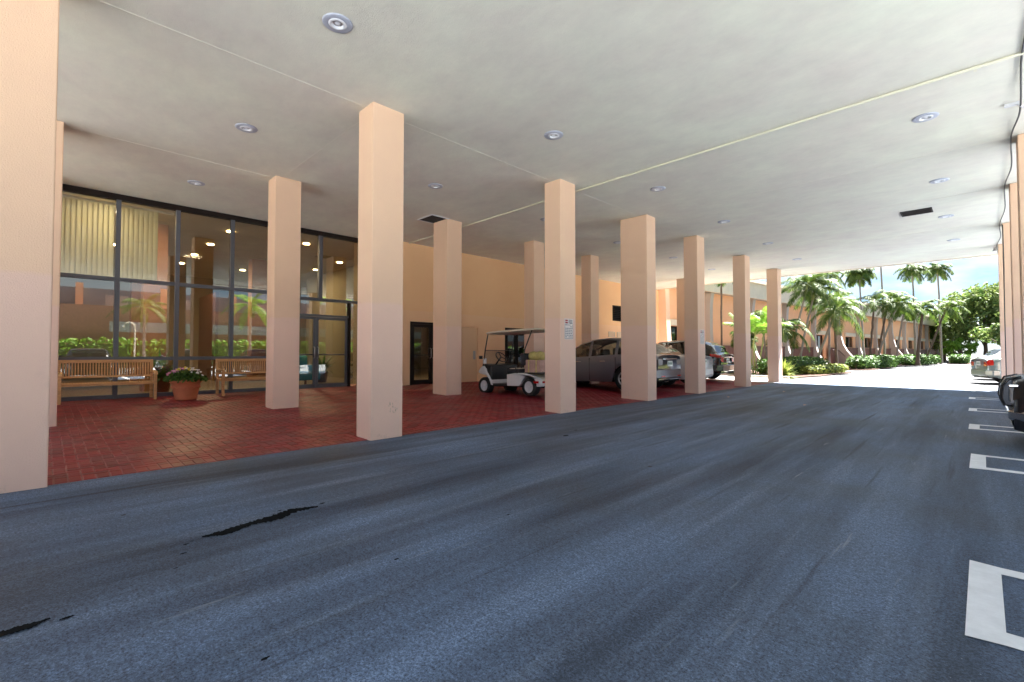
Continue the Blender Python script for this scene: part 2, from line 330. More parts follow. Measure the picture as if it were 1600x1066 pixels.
def box(name, m, parent, x0, x1, y0, y1, z0, z1, bevel=0): return MB().box(x0, x1, y0, y1, z0, z1).build(name, m, parent, bevel)

H = 4.72                                     # ceiling above the drive
def zf(x): return max(0.0, .0267 * (-6 - x))

# ------------------------------------------------------------------ ground
struct(MB().quad((-400, -300, -.06), (400, -300, -.06), (400, 900, -.06), (-400, 900, -.06)).build('ground', 'far_ground'))
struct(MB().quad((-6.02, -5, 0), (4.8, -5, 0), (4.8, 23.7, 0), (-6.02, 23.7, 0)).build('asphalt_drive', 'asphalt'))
struct(MB().quad((4.8, -5, -.002), (40, -5, -.002), (40, 23.7, -.002), (4.8, 23.7, -.002)).build('car_park', 'bounce_concrete'))  # out-of-view lot made pale to bounce light onto the ceiling
struct(MB().quad((-14, -40, -.004), (40, -40, -.004), (40, -5, -.004), (-14, -5, -.004)).build('rear_bounce_ground', 'bounce_concrete'))  # unseen ground behind the camera, pale and near to bounce light in
road = struct(MB().quad((-12, 23.7, -.004), (40, 23.7, -.004), (40, 130, -.004), (-12, 130, -.004)).build('sunlit_road', 'concrete_road'))
drive = bpy.data.objects['asphalt_drive']
# painted hairpins between stalls
for y0, y1, mx0 in ((2.79, 3.82, -.075), (6.86, 7.86, -.12), (10.38, 11.14, -.18), (13.62, 14.35, -.23), (17.2, 17.9, -.28), (20.9, 21.7, -.3)):
    m = MB(); z = .005; mx1 = mx0 + .125
    m.quad((mx0, y0, z), (mx1, y0 + .02, z), (mx1, y1 - .02, z), (mx0, y1, z))
    m.quad((mx1, y0 + .02, z), (4.6, y0 + .05, z), (4.6, y0 + .17, z), (mx1, y0 + .15, z))
    m.quad((mx1, y1 - .13, z), (4.6, y1 - .17, z), (4.6, y1 - .05, z), (mx1, y1 - .02, z))
    m.build('stall_marking', 'road_paint', drive, fix=False)
def stain(pts, w, name='oil_stain', seed=1):
    rr = random.Random(seed); up = []; dn = []
    n = len(pts)
    P = []
    for i in range(n - 1):
        for k in range(16):
            t = k / 16; P.append((pts[i][0] * (1 - t) + pts[i + 1][0] * t, pts[i][1] * (1 - t) + pts[i + 1][1] * t, w[i] * (1 - t) + w[i + 1] * t))
    P.append((*pts[-1], w[-1]))
    for i, (x, y, ww) in enumerate(P):
        a = P[max(i - 1, 0)]; b = P[min(i + 1, len(P) - 1)]; d = Vector((b[0] - a[0], b[1] - a[1])).normalized(); nrm = Vector((-d.y, d.x))
        up.append((x + nrm.x * ww * rr.uniform(.65, 1.3), y + nrm.y * ww * rr.uniform(.65, 1.3))); dn.append((x - nrm.x * ww * rr.uniform(.65, 1.3), y - nrm.y * ww * rr.uniform(.65, 1.3)))
    m = MB()
    for i in range(len(P) - 1): m.quad((*dn[i], .004), (*dn[i + 1], .004), (*up[i + 1], .004), (*up[i], .004))
    m.build(name, 'oil', drive, fix=False)
stain([(-3.62, .76), (-3.6, .88), (-3.66, 1.05), (-3.66, 1.2), (-3.73, 1.38), (-3.69, 1.55)], [.012, .05, .04, .062, .05, .015])
stain([(-2.98, -.12), (-2.98, -.02), (-3.0, .05)], [.03, .028, .008], seed=2)
for i, (x, y, s) in enumerate(((-2.43, 1.48, .014), (-2.01, .64, .014), (-2.51, 2.47, .012), (-4.3, 5.4, .05), (-4.5, 5.9, .03))):
    stain([(x, y - s), (x, y), (x - s * .2, y + s * 1.4)], [s * .3, s * .7, s * .2], seed=5 + i)
for i, (x, y) in enumerate(((-3.58, .70), (-3.55, .66), (-3.74, 1.60), (-3.60, 1.02), (-3.80, 1.30), (-2.95, .10), (-3.2, .55), (-3.4, .62))):
    s = .010 + .006 * (i % 3); stain([(x, y - s), (x, y), (x - s * .3, y + s * 1.3)], [s * .2, s * .6, s * .2], seed=30 + i)
# ------------------------------------------------------------------ brick forecourt
mbase = MB(); mbase.quad((-6.02, -6, .0004), (-6.02, 20.6, .0004), (-14.2, 20.6, .2188), (-14.2, -6, .2188))
court = struct(mbase.build('brick_forecourt', 'paver_joint', fix=False))
struct(MB().quad((-6.02, 20.6, .003), (-6.02, 24.2, .003), (-14.2, 24.2, .2215), (-14.2, 20.6, .2215)).build('concrete_apron', 'kerb', fix=False))
def paver_verts(x0, x1, y0, y1, top, tilt):
    g = .0042; b = .005
    X0, X1, Y0, Y1 = x0 + g, x1 - g, y0 + g, y1 - g
    cx, cy = (X0 + X1) / 2, (Y0 + Y1) / 2
    def z(x, y, dz): return zf(x) + dz + tilt[0] * (x - cx) + tilt[1] * (y - cy)
    vs = [(X0, Y0), (X1, Y0), (X1, Y1), (X0, Y1)]
    A = [(x, y, z(x, y, -.02)) for x, y in vs]; B = [(x, y, z(x, y, top - .004)) for x, y in vs]
    C = [(x + (b if x == X0 else -b), y + (b if y == Y0 else -b), z(x, y, top)) for x, y in vs]
    fs = [(0, 1, 5, 4), (1, 2, 6, 5), (2, 3, 7, 6), (3, 0, 4, 7), (4, 5, 9, 8), (5, 6, 10, 9), (6, 7, 11, 10), (7, 4, 8, 11), (8, 9, 10, 11)]
    return A + B + C, fs
rects = []
yy = -1.0
while yy < 20.5: rects.append((-6.23, -6.03, yy, yy + .1)); yy += .1     # soldier course along the drive
XL, XR = -13.5, -6.23
u = .1
W_ = int((XR - XL) / u) + 2; D_ = int(21.6 / u)     # 90 degree herringbone
for i in range(W_):
    for j in range(D_):
        k = (i - j) % 4
        x1 = XR - i * u; y0 = -1.0 + j * u
        if k == 0: r_ = (x1 - 2 * u, x1, y0, y0 + u)           # lies along X, covers cells i, i+1
        elif k == 3: r_ = (x1 - u, x1, y0 - 0 * u, y0 + 2 * u)  # lies along Y, covers j, j+1
        elif k == 1 and i == 0: r_ = (x1 - u, x1, y0, y0 + u)   # cut half brick against the edging
        else: continue
        if r_[0] < XL - .05 or r_[3] > 20.62: continue
        rects.append(r_)
def key(r):
    cx, cy = (r[0] + r[1]) / 2, (r[2] + r[3]) / 2
    z = (cy - cx) * .7071; x = (cx + cy) * .7071; px = 800 + 735 * x / max(z, .1)
    vis = 82 < px < 900 and z > 1 and cy > .1
    return (0 if vis else 1, z)
rects.sort(key=key)
protos = {}
for n_, r in enumerate(rects[:300]):
    along = (round(r[1] - r[0], 2), round(r[3] - r[2], 2))
    cx, cy = (r[0] + r[1]) / 2, (r[2] + r[3]) / 2; hx, hy = (r[1] - r[0]) / 2, (r[3] - r[2]) / 2
    if along not in protos:
        old = zf
        vs, fs = paver_verts(-hx, hx, -hy, hy, 0, (-.0267, 0))
        m = MB(); m.add(vs, fs); protos[along] = m.mesh('paver', 'red_paver')
    o = bpy.data.objects.new('paver', protos[along]); sc.collection.objects.link(o); o.parent = court
    o.location = (cx, cy, zf(cx) + .004 + random.uniform(-.0015, .0015)); o.rotation_euler = (random.uniform(-.006, .006), random.uniform(-.006, .006), 0)
m = MB()
for r in rects[300:]:
    vs, fs = paver_verts(*r, .004 + random.uniform(-.0012, .0012), (random.uniform(-.006, .006), random.uniform(-.006, .006))); m.add(vs, fs)
stuff(m.build('paver_field', 'red_paver', court, fix=False))

# ------------------------------------------------------------------ canopy
can = thing('entrance_canopy', (-5.5, 9, H), 'broad flat concrete canopy covering the drive and brick forecourt, with stucco ceiling', 'canopy')
def cb(name, m, x0, x1, y0, y1, z0, z1, par=can, bevel=0):
    o = MB().box(x0 + 5.5, x1 + 5.5, y0 - 9, y1 - 9, z0 - H, z1 - H).build(name, m, par, bevel); return o
cb('ceiling', 'stucco_ceiling', -14.2, 1.5, -2.6, 23.9, H, H + .3)  # rear end cut short out of view to let more light in
cb('fascia', 'cream_trim', -14.2, 1.62, 23.9, 24.02, H - .03, H + .75); cb('fascia', 'cream_trim', 1.5, 1.62, -2.6, 23.9, H - .03, H + .75); cb('fascia', 'cream_trim', -14.2, 1.62, -2.72, -2.6, H - .03, H + .75)
cb('roof_deck', 'pale_stucco', -14.2, 1.5, -2.6, 23.9, H + .302, H + .7)
def seam(x0, y0, x1, y1, w=.007):
    d = Vector((x1 - x0, y1 - y0, 0)); L_ = d.length; a = math.atan2(d.y, d.x)
    M = Matrix.Translation((x0 + 5.5, y0 - 9, 0)) @ Matrix.Rotation(a, 4, 'Z')
    MB().box(0, L_, -w / 2, w / 2, -.004, -.0005, M).build('ceiling_seam', 'seam_paint', can)
seam(-6.17, -2.5, -6.17, 3.2); seam(-6.17, 3.75, -6.17, 7.3); seam(-6.17, 7.85, -6.17, 10.7); seam(-6.42, 3.35, -9.7, 3.35); seam(-9.98, -2.5, -9.98, 3.2)
for yq in (3.45, 7.55, 11.1, 14.35, 18.1, 21.8): seam(-.2 - (yq > 8) * 3.5, yq, .4, yq, .014) if yq > 8 else None

# columns --------------------------------------------------------------
def column(x0, x1, y0, y1, label, grp):
    t = thing('column', ((x0 + x1) / 2, (y0 + y1) / 2, 0), label, 'column', grp)
    hx, hy = (x1 - x0) / 2, (y1 - y0) / 2
    b = -.02
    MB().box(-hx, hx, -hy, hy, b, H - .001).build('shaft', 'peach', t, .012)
    return t
G1, G2, G3 = 'columns along the edge of the drive', 'columns in the row close to the wall', 'columns on the open right side of the drive'
colA = [(-6.37, -5.95, -.44, .06, 'massive peach column filling the left edge of the photo, nearest to the camera'),
        (-6.37, -5.95, 3.21, 3.71, 'tall peach column beside the drive with scuff marks near its foot, left of the golf cart'),
        (-6.37, -5.95, 7.32, 7.82, 'peach column with a white notice, its foot right beside the golf cart tail'),
        (-6.72, -5.95, 10.77, 11.22, 'broad peach column, wider than its neighbours, standing before the grey SUV'),
        (-6.37, -5.95, 13.74, 14.26, 'peach column with a small white notice, between grey SUV and white sedan'),
        (-6.37, -5.95, 17.72, 18.22, 'slim peach column at the right side of the black parked SUV'),
        (-6.37, -5.95, 21.5, 22.0, 'farthest peach column of the drive row, beside the yellow green bush')]
A = [column(*c, G1) for c in colA]
colB = [(-10.24, -9.82, -.32, .18, 'peach column peeking out as a thin strip behind the massive leftmost column'),
        (-10.24, -9.82, 3.21, 3.71, 'peach column standing on the brick paving in front of the second bench'),
        (-10.42, -9.82, 7.42, 7.92, 'peach column covering the right leaf of the glass double door'),
        (-10.24, -9.82, 10.78, 11.28, 'peach column half hidden behind the notice column, above the golf cart roof'),
        (-10.24, -9.82, 13.79, 14.29, 'peach column rising behind the roof of the grey SUV'),
        (-10.24, -9.82, 17.75, 18.25, 'peach column almost hidden behind the broad column of the drive row'),
        (-10.24, -9.82, 21.3, 21.8, 'peach column rising behind the white sedan, dark in the shade')]
B = [column(*c, G2) for c in colB]
colC = [(.46, .9, 11.05, 11.5, 'peach column cut by the right edge of the photo, only a dark strip showing'),
        (.46, .9, 14.15, 14.6, 'peach column behind the black car, nearest full one on the right side'),
        (.44, .9, 18.35, 18.8, 'middle peach column of the three overlapping ones at the right'),
        (.42, .9, 21.8, 22.25, 'farthest peach column on the right, next to the sedans in the sun')]
Cc = [column(*c, G3) for c in colC]
# scuffs on column A1 (worn paint marks with a shape of their own)
mat('scuff', (.48, .36, .27), .8)
rs = random.Random(3); m = MB()
for _ in range(16):
    y = rs.uniform(.02, .16); z = rs.uniform(.28, .52); s = rs.uniform(.006, .018)
    m.add([(.2122, y + s * math.cos(a) * .5, z + s * math.sin(a) * rs.uniform(.8, 1.8)) for a in [k * PI / 4 for k in range(8)]], [tuple(range(8))])
m.build('scuff_mark', 'scuff', A[1], fix=False)

# notices
def notice(col_y, y0, y1, z0, z1, label):
    t = thing('notice_sign', (-5.948, (y0 + y1) / 2, (z0 + z1) / 2), label, 'sign', 'parking notices on the columns')
    hy, hz = (y1 - y0) / 2, (z1 - z0) / 2
    MB().box(0, .006, -hy, hy, -hz, hz).build('panel', 'sign_white', t, .001)
    m = MB(); rr = random.Random(int(y0 * 10)); x = .0068
    for k in range(9):
        z = hz * .52 - k * hz * .165; y = -hy * .82
        while y < hy * .8:
            L_ = rr.uniform(.02, .055)
            if rr.random() < .85: m.quad((x, y, z), (x, min(y + L_, hy * .84), z), (x, min(y + L_, hy * .84), z + hz * .075), (x, y, z + hz * .075))
            y += L_ + .012
    m.build('lettering', 'sign_ink', t, fix=False)
    m = MB()
    for z in (hz * .90, hz * .70): m.quad((x, -hy * .85, z - .03), (x, -hy * .25, z - .03), (x, -hy * .25, z), (x, -hy * .85, z))
    m.build('symbol', 'sign_red', t, fix=False)
    m = MB()
    for z in (hz * .90, hz * .76, hz * .64): m.quad((x, -hy * .1, z - .016), (x, hy * .8, z - .016), (x, hy * .8, z), (x, -hy * .1, z))
    for y in (-hy * .93, hy * .90): m.quad((x, y, -hz * .92), (x, y + .006, -hz * .92), (x, y + .006, hz * .5), (x, y, hz * .5))
    m.quad((x, -hy * .9, -hz * .94), (x, hy * .9, -hz * .94), (x, hy * .9, -hz * .9), (x, -hy * .9, -hz * .9))
    m.build('heading', 'sign_ink', t, fix=False)
notice(0, 7.44, 7.72, 1.48, 1.90, 'white printed notice on the column next to the golf cart')
notice(0, 13.88, 14.16, 1.47, 1.90, 'small white notice on the column between the grey SUV and the white sedan')

# ceiling lights -------------------------------------------------------
def make_light(label):
    t = thing('ceiling_light', (0, 0, H), label, 'ceiling light', 'recessed lights in the canopy ceiling')
    MB().lathe([(.155, 0), (.155, -.006), (.148, -.012), (.095, -.014), (.09, -.012)], 32).build('trim_ring', 'trim_grey', t)
    MB().lathe([(.094, -.0145), (.090, -.020), (.062, -.021), (.056, -.010), (.050, -.004)], 28).build('inner_ring', 'lens', t)
    MB().lathe([(.055, -.004), (.03, -.0035), (.001, -.003)], 20).build('reflector', 'steel', t)
    MB().lathe([(.0005, -.014), (.02, -.012), (.03, -.0036)], 16).build('bulb', 'lens', t)
    return t
LT = [(-4.80, 2.17, 'largest round ceiling light, nearest the camera at the top of the photo'), (-8.07, 2.2, 'round ceiling light above the first benches, second nearest on the left'),
      (-11.43, 2.2, 'small round ceiling light close to the dark top of the window wall'), (-4.83, 5.78, 'round ceiling light between the second and third drive columns'),
      (-8.08, 5.8, 'round ceiling light left of the open dark hatch in the ceiling'), (-.54, 9.26, 'wide round ceiling light at the upper right, beyond the thin conduit'),
      (-4.85, 9.27, 'round ceiling light just above the broad drive column'), (-8.05, 9.32, 'round ceiling light half hidden left of the notice column'),
      (-.56, 12.88, 'round ceiling light at the right, second from the conduit'), (-4.83, 12.85, 'round ceiling light over the drive to the right of the broad column'),
      (-8.13, 12.9, 'round ceiling light just left of the broad drive column'), (-.6, 16.38, 'round ceiling light right of the dark rectangular vent'),
      (-4.8, 16.4, 'small round ceiling light left of the dark rectangular vent'), (-8.0, 16.4, 'small round ceiling light seen behind the columns over the parked cars'),
      (-.57, 19.98, 'farthest round ceiling light near the right side columns'), (-4.85, 19.95, 'farthest round ceiling light over the middle of the drive'),
      (-7.98, 19.84, 'farthest round ceiling light, above the white sedan')]
L0 = make_light('')
for i, (x, y, lb) in enumerate(LT):
    o = L0 if i == 0 else copy_tree(L0); o.location = (x, y, H); o['label'] = lb
# hatch and vent
t = thing('ceiling_hatch', (-10.12, 7.2, H), 'black open rectangular hatch in the ceiling beside a column top', 'hatch')
MB().box(-.30, .30, -.25, .25, -.012, -.002).build('opening', 'dark_inside', t)
m = MB(); m.box(-.33, -.30, -.28, .28, -.02, -.002).box(.30, .33, -.28, .28, -.02, -.002).box(-.30, .30, -.28, -.25, -.02, -.002).box(-.3, .3, .25, .28, -.02, -.002); m.build('frame', 'white_enamel', t)
t = thing('ceiling_vent', (-1.1, 15.35, H), 'dark louvred rectangular vent in the ceiling at the right', 'vent')
m = MB(); m.box(-.30, -.27, -.25, .25, -.02, -.002).box(.27, .30, -.25, .25, -.02, -.002).box(-.27, .27, -.25, -.22, -.02, -.002).box(-.27, .27, .22, .25, -.02, -.002); m.build('frame', 'bronze', t)
MB().box(-.27, .27, -.22, .22, -.006, -.002).build('opening', 'dark_inside', t)
for k in range(9): MB().box(-.27, .27, -.2 + k * .05, -.185 + k * .05, -.016, -.008).build('slat', 'bronze', t)
# conduit across the ceiling
t = thing('ceiling_conduit', (-6, 8.12, H - .024), 'thin cream conduit clipped straight across the canopy ceiling', 'conduit')
MB().tube([(-7.2, .1, 0), (-3.8, .06, 0), (-.5, 0, 0), (4.5, -.08, 0), (7.4, -.1, 0)], .019, 8).build('pipe', 'conduit', t)
for x in (-6.2, -4.9, -2.6, -.9, .9, 2.3, 4.3, 6.0): MB().cbox((x, .03 if x < 0 else -.03, .004), (.03, .06, .028)).build('clip', 'conduit', t)
# black cable along the right side of the ceiling
cab = []
ys = [6, 8, 9.8, 11, 12.6, 14.2, 16.2, 18.4, 20, 21.9, 23.6]; 
for i, y in enumerate(ys): cab.append((.44 - (.05 if i % 2 else 0), y, H - .02 - (.05 if i % 2 == 0 and i else 0)))
pts = []
for i in range(len(cab) - 1):
    for k in range(6):
        tt = k / 6; s_ = tt * tt * (3 - 2 * tt); a, b = cab[i], cab[i + 1]; pts.append((a[0] + (b[0] - a[0]) * s_, a[1] + (b[1] - a[1]) * tt, a[2] + (b[2] - a[2]) * s_))
tag(MB().tube(pts, .011, 6).build('hanging_cable', 'black_plastic'), 'black cable drooping along the right ceiling edge above the columns', 'cable')
tag(MB().tube([(.445, 18.3, H - .05), (.45, 18.34, 3.6), (.44, 18.33, 2.2), (.44, 18.32, .4)], .012, 6).build('wall_cable', 'black_plastic'), 'thin dark cable running down the middle right column', 'cable')
t = thing('flood_light', (.35, 22.4, H - .12), 'tiny lamp under the far right corner of the canopy', 'lamp')
MB().lathe([(.0, .12), (.03, .12), (.03, .06), (.07, 0), (.0, 0)], 14).build('shade', 'white_enamel', t)
t = thing('ceiling_bracket', (.36, 9.6, H), 'small white bracket on the ceiling by the black cable at upper right', 'bracket')
MB().cbox((0, 0, -.02), (.16, .05, .04)).build('plate', 'white_enamel', t); MB().tube([(.06, 0, -.04), (.10, .0, -.10)], .012).build('hook', 'white_enamel', t)

# ------------------------------------------------------------------ main building (wall with lobby)
bld = thing('main_building', (-13, 8, 0), 'peach stucco building wall along the covered forecourt, with doors and louvres', 'building')
def bb(name, m, x0, x1, y0, y1, z0, z1, par=bld, bevel=0):
    return MB().box(x0 + 13, x1 + 13, y0 - 8, y1 - 8, z0, z1).build(name, m, par, bevel)
XW = -12.85
def wall_with_holes(y0, y1, holes, z1=H - .001, x0=-13.1, x1=XW):
    """wall along Y with door openings (ya, yb, top)"""
    ys = sorted(set([y0, y1] + [h[0] for h in holes] + [h[1] for h in holes])); m = MB()
    for a, b in zip(ys[:-1], ys[1:]):
        h = [q for q in holes if q[0] <= a + 1e-6 and q[1] >= b - 1e-6]
        m.box(x0 + 13, x1 + 13, a - 8, b - 8, h[0][2] if h else 0, z1)
    return m.build('wall', 'peach_wall', bld)
wall_with_holes(7.0, 24.6, [(8.27, 9.95, 2.21), (10.24, 11.14, 2.17), (12.47, 13.75, 2.17), (19.85, 20.68, 9)])
bb('wall', 'peach_wall', -13.1, XW, 19.851, 20.679, 0, 2.8); bb('wall', 'peach_wall', -13.1, XW, 19.851, 20.679, 3.57, H - .001)
bb('wall', 'peach_wall', -13.1, XW, -6, .02, 0, H - .001)
bb('wall', 'peach_wall', -13.56, -13.1, 6.93, 7.05, 0, H - .001)
bb('wall', 'peach_wall', -30, -13.1, 24.35, 24.6, 0, 5.6)
bb('roof', 'pale_stucco', -30, -14.2, -6, 24.6, 5.0, 5.6)
bb('wall', 'peach_wall', -14.21, -14.19, -6, 24.3, H + .75, 5.0)
# double glass door
def framed_leaf(par, y0, y1, z0, z1, X, m='bronze', fw=.09, glass='door_glass', bar=True, hand=0, cx=0, cy=0):
    """leaf in a plane of constant X; par's origin at (cx, cy, 0)"""
    lf = MB(); o = lambda a: a
    x0, x1 = X - .045 - cx, X - cx
    y0 -= cy; y1 -= cy
    lf.box(x0, x1, y0, y0 + fw, z0, z1).box(x0, x1, y1 - fw, y1, z0, z1).box(x0, x1, y0 + fw, y1 - fw, z1 - fw, z1).box(x0, x1, y0 + fw, y1 - fw, z0, z0 + fw * 1.6)
    f = lf.build('door_leaf', m, par)
    MB().box(x0 + .018, x0 + .026, y0 + fw, y1 - fw, z0 + fw * 1.6, z1 - fw).build('pane', glass, f)
    if bar:
        MB().tube([(x1 + .05, y0 + .06, z0 + .95), (x1 + .05, y1 - .06, z0 + .95)], .018, 8).build('push_bar', m if m != 'bronze' else 'bronze', f)
    if hand:
        yh = (y1 - .05) if hand > 0 else (y0 + .05)
        MB().tube([(x1, yh, z0 + .85), (x1 + .06, yh, z0 + .87), (x1 + .06, yh, z0 + 1.15), (x1, yh, z0 + 1.17)], .014, 8).build('handle', 'steel', f)
    return f
gd = thing('glass_double_door', (XW, 9.1, 0), 'bronze framed glass double door in the peach wall, left of a column', 'door')
z0 = zf(XW)
m = MB(); m.box(-.1, .02, -.83, -.76, z0, 2.21).box(-.1, .02, .78, .85, z0, 2.21).box(-.1, .02, -.76, .78, 2.14, 2.21); m.build('frame', 'bronze', gd)
framed_leaf(gd, 8.35, 9.105, z0 + .01, 2.13, XW - .02, hand=1, cx=XW, cy=9.1); framed_leaf(gd, 9.115, 9.87, z0 + .01, 2.13, XW - .02, hand=-1, cx=XW, cy=9.1)
sd = thing('service_door', (XW, 10.7, 0), 'peach painted service door with lever lock, right of the glass double door', 'door')
m = MB(); m.box(-.06, .03, -.46, -.40, z0, 2.17).box(-.06, .03, .38, .44, z0, 2.17).box(-.06, .03, -.40, .38, 2.11, 2.17); m.build('frame', 'peach_wall', sd, .004)
MB().box(-.05, -.015, -.395, .375, z0, 2.105).build('door_leaf', 'door_peach', sd)
MB().box(-.015, -.008, .20, .30, .98, 1.28).build('lock_plate', 'steel', sd); MB().tube([(-.01, .25, 1.09), (.05, .25, 1.09), (.05, .14, 1.09)], .012, 8).build('handle', 'steel', sd)
d3 = thing('dark_glass_door', (XW, 13.1, 0), 'dark framed glass door in the peach wall behind the golf cart', 'door')
m = MB(); m.box(-.1, .02, -.62, -.55, z0, 2.17).box(-.1, .02, .57, .64, z0, 2.17).box(-.1, .02, -.55, .57, 2.0, 2.17); m.build('frame', 'bronze', d3)
framed_leaf(d3, 12.55, 13.105, z0 + .01, 1.99, XW - .02, glass='far_glass', cx=XW, cy=13.1); framed_leaf(d3, 13.115, 13.67, z0 + .01, 1.99, XW - .02, glass='far_glass', cx=XW, cy=13.1)
lv = thing('wall_louvre', (XW, 20.26, 3.18), 'dark louvred vent high on the peach wall between two columns', 'louvre')
m = MB(); m.box(-.08, .02, -.41, -.36, -.38, .38).box(-.08, .02, .36, .41, -.38, .38).box(-.08, .02, -.36, .36, .33, .38).box(-.08, .02, -.36, .36, -.38, -.33); m.build('frame', 'bronze', lv)
MB().box(-.09, -.08, -.36, .36, -.33, .33).build('backing', 'dark_inside', lv)
for k in range(7): MB().add([(-.07, -.36, -.27 + k * .09), (-.07, .36, -.27 + k * .09), (.01, .36, -.32 + k * .09), (.01, -.36, -.32 + k * .09), (-.07, -.36, -.26 + k * .09), (-.07, .36, -.26 + k * .09), (.01, .36, -.31 + k * .09), (.01, -.36, -.31 + k * .09)], [(0, 1, 2, 3), (7, 6, 5, 4), (3, 2, 6, 7), (0, 4, 5, 1)]) or None
for k in range(7):
    z = -.27 + k * .09
    MB().prism([(-.07, z), (.01, z - .05), (.01, z - .04), (-.07, z + .012)], -.355, .355, 'y').build('slat', 'bronze', lv)
gl_ = 'cream grilles on the wall behind the grey SUV'
for i, (y, lb) in enumerate(((19.75, 'left one of two small cream wall grilles below the dark louvre'), (20.5, 'right one of two small cream wall grilles below the dark louvre'))):
    t = thing('wall_grille', (XW, y, 2.12), lb, 'grille', gl_)
    m = MB(); m.box(0, .03, -.26, -.23, -.13, .13).box(0, .03, .23, .26, -.13, .13).box(0, .03, -.23, .23, .10, .13).box(0, .03, -.23, .23, -.13, -.10); m.build('frame', 'cream_plastic', t)
    for k in range(5): MB().box(.004, .02, -.23, .23, -.075 + k * .035, -.06 + k * .035).build('slat', 'cream_plastic', t)

# ------------------------------------------------------------------ window wall of the lobby
XG = -13.5
ww = thing('window_wall', (XG, 3.5, 0), 'tall bronze and grey framed glass wall of the lobby with blinds behind', 'window')
zb = zf(XG)
def wm(name, m, x0, x1, y0, y1, z0, z1, par=ww, bevel=0): return MB().box(x0, x1, y0 - 3.5, y1 - 3.5, z0, z1).build(name, m, par, bevel)
wm('header', 'bronze', -.06, .06, .02, 6.93, H - .13, H - .002)
wm('sill', 'grey_alu', -.06, .06, .02, 4.62, zb - .01, zb + .09)
mul = [.02, 1.15, 2.24, 3.39, 4.55]
for i, y in enumerate(mul): wm('mullion', 'grey_alu' if i else 'bronze', -.05, .07, y - .04 + (.04 if i == 0 else 0), y + .045, zb + .09, H - .13)
wm('mullion', 'grey_alu', -.05, .07, 5.60, 5.70, 2.78, H - .13); wm('mullion', 'bronze', -.05, .07, 6.84, 6.93, zb, H - .13)
edges = mul + [5.65, 6.885]
def span(i): return edges[i] + .046, edges[i + 1] - .041
for i in range(4):
    a, b = span(i)
    wm('transom', 'grey_alu', -.045, .065, a, b, 2.79, 2.87); wm('transom', 'grey_alu', -.045, .065, a, b, 1.04, 1.12)
    wm('pane', 'window_glass', -.005, .005, a, b, 2.87, H - .13); wm('pane', 'window_glass', -.005, .005, a, b, 1.12, 2.79); wm('pane', 'window_glass', -.005, .005, a, b, zb + .09, 1.04)
wm('transom', 'grey_alu', -.045, .065, 4.596, 6.84, 2.70, 2.78); wm('transom', 'grey_alu', -.045, .065, 4.596, 6.5, 2.25, 2.31)
wm('pane', 'window_glass', -.005, .005, 4.596, 5.60, 2.78, H - .13); wm('pane', 'window_glass', -.005, .005, 5.70, 6.84, 2.78, H - .13)
wm('pane', 'window_glass', -.005, .005, 4.596, 6.5, 2.31, 2.70)
wm('mullion', 'bronze', -.05, .07, 6.5, 6.57, zb, 2.70); wm('pane', 'window_glass', -.005, .005, 6.57, 6.84, zb, 2.70)
for a, b, h_ in ((4.60, 5.54, 1), (5.55, 6.49, -1)): framed_leaf(ww, a, b, zb + .01, 2.24, .02, m='grey_alu', fw=.07, bar=True, hand=h_, cx=0, cy=3.5)
# vertical blinds inside
bl = thing('vertical_blind', (XG - .22, 1.2, 0), 'cream vertical blinds hanging inside the top left window panes', 'blind')
m = MB(); m.box(-.03, .03, -1.15, 1.0, 4.52, 4.57); m.build('head_rail', 'white_enamel', bl)
sv = MB().add([(-.045, -.025, 0), (.0, .012, 0), (.045, .02, 0), (-.045, -.025, 1.63), (.0, .012, 1.63), (.045, .02, 1.63)], [(0, 1, 4, 3), (1, 2, 5, 4)])
m = MB(); m.add([(-.05, -.03, 0), (-.015, .0, 0), (.02, .014, 0), (.055, .01, 0), (-.05, -.03, 1.64), (-.015, 0, 1.64), (.02, .014, 1.64), (.055, .01, 1.64)], [(0, 1, 5, 4), (1, 2, 6, 5), (2, 3, 7, 6)], True)
sm_ = m.mesh('slat', 'blind')
y = -1.12
while y < .72:
    if abs(y + .04) > .04:
        o = bpy.data.objects.new('slat', sm_); sc.collection.objects.link(o); o.parent = bl; o.location = (0, y, 2.88); o.rotation_euler = (0, 0, R(62 + random.uniform(-7, 7)))
    y += .088
# ------------------------------------------------------------------ lobby interior
lob = thing('lobby_interior', (-18, 3, 0), 'dim lobby seen through the glass wall, with tan floor and warm ceiling', 'lobby')
def lb_(name, m, x0, x1, y0, y1, z0, z1): return MB().box(x0 + 18, x1 + 18, y0 - 3, y1 - 3, z0, z1).build(name, m, lob)
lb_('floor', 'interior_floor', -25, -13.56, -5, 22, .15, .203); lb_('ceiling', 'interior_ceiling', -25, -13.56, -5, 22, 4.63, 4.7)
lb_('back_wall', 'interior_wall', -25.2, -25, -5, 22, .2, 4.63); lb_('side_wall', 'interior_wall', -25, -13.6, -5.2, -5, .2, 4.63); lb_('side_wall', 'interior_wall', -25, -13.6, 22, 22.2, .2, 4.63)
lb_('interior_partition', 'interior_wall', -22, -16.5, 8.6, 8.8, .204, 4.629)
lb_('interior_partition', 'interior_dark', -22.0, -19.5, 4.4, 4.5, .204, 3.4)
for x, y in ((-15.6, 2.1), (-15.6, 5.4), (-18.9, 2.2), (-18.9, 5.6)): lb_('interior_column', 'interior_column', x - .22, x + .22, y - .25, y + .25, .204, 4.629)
for i, x in enumerate((-14.9, -17.1, -19.3, -21.5)):
    for j, y in enumerate((1.6, 3.7, 5.8, 7.9)):
        t = MB().lathe([(.09, 4.629), (.09, 4.61), (.0005, 4.608)], 16, Matrix.Translation((x + 18, y - 3, 0))).build('ceiling_lamp', 'lamp_warm', lob)
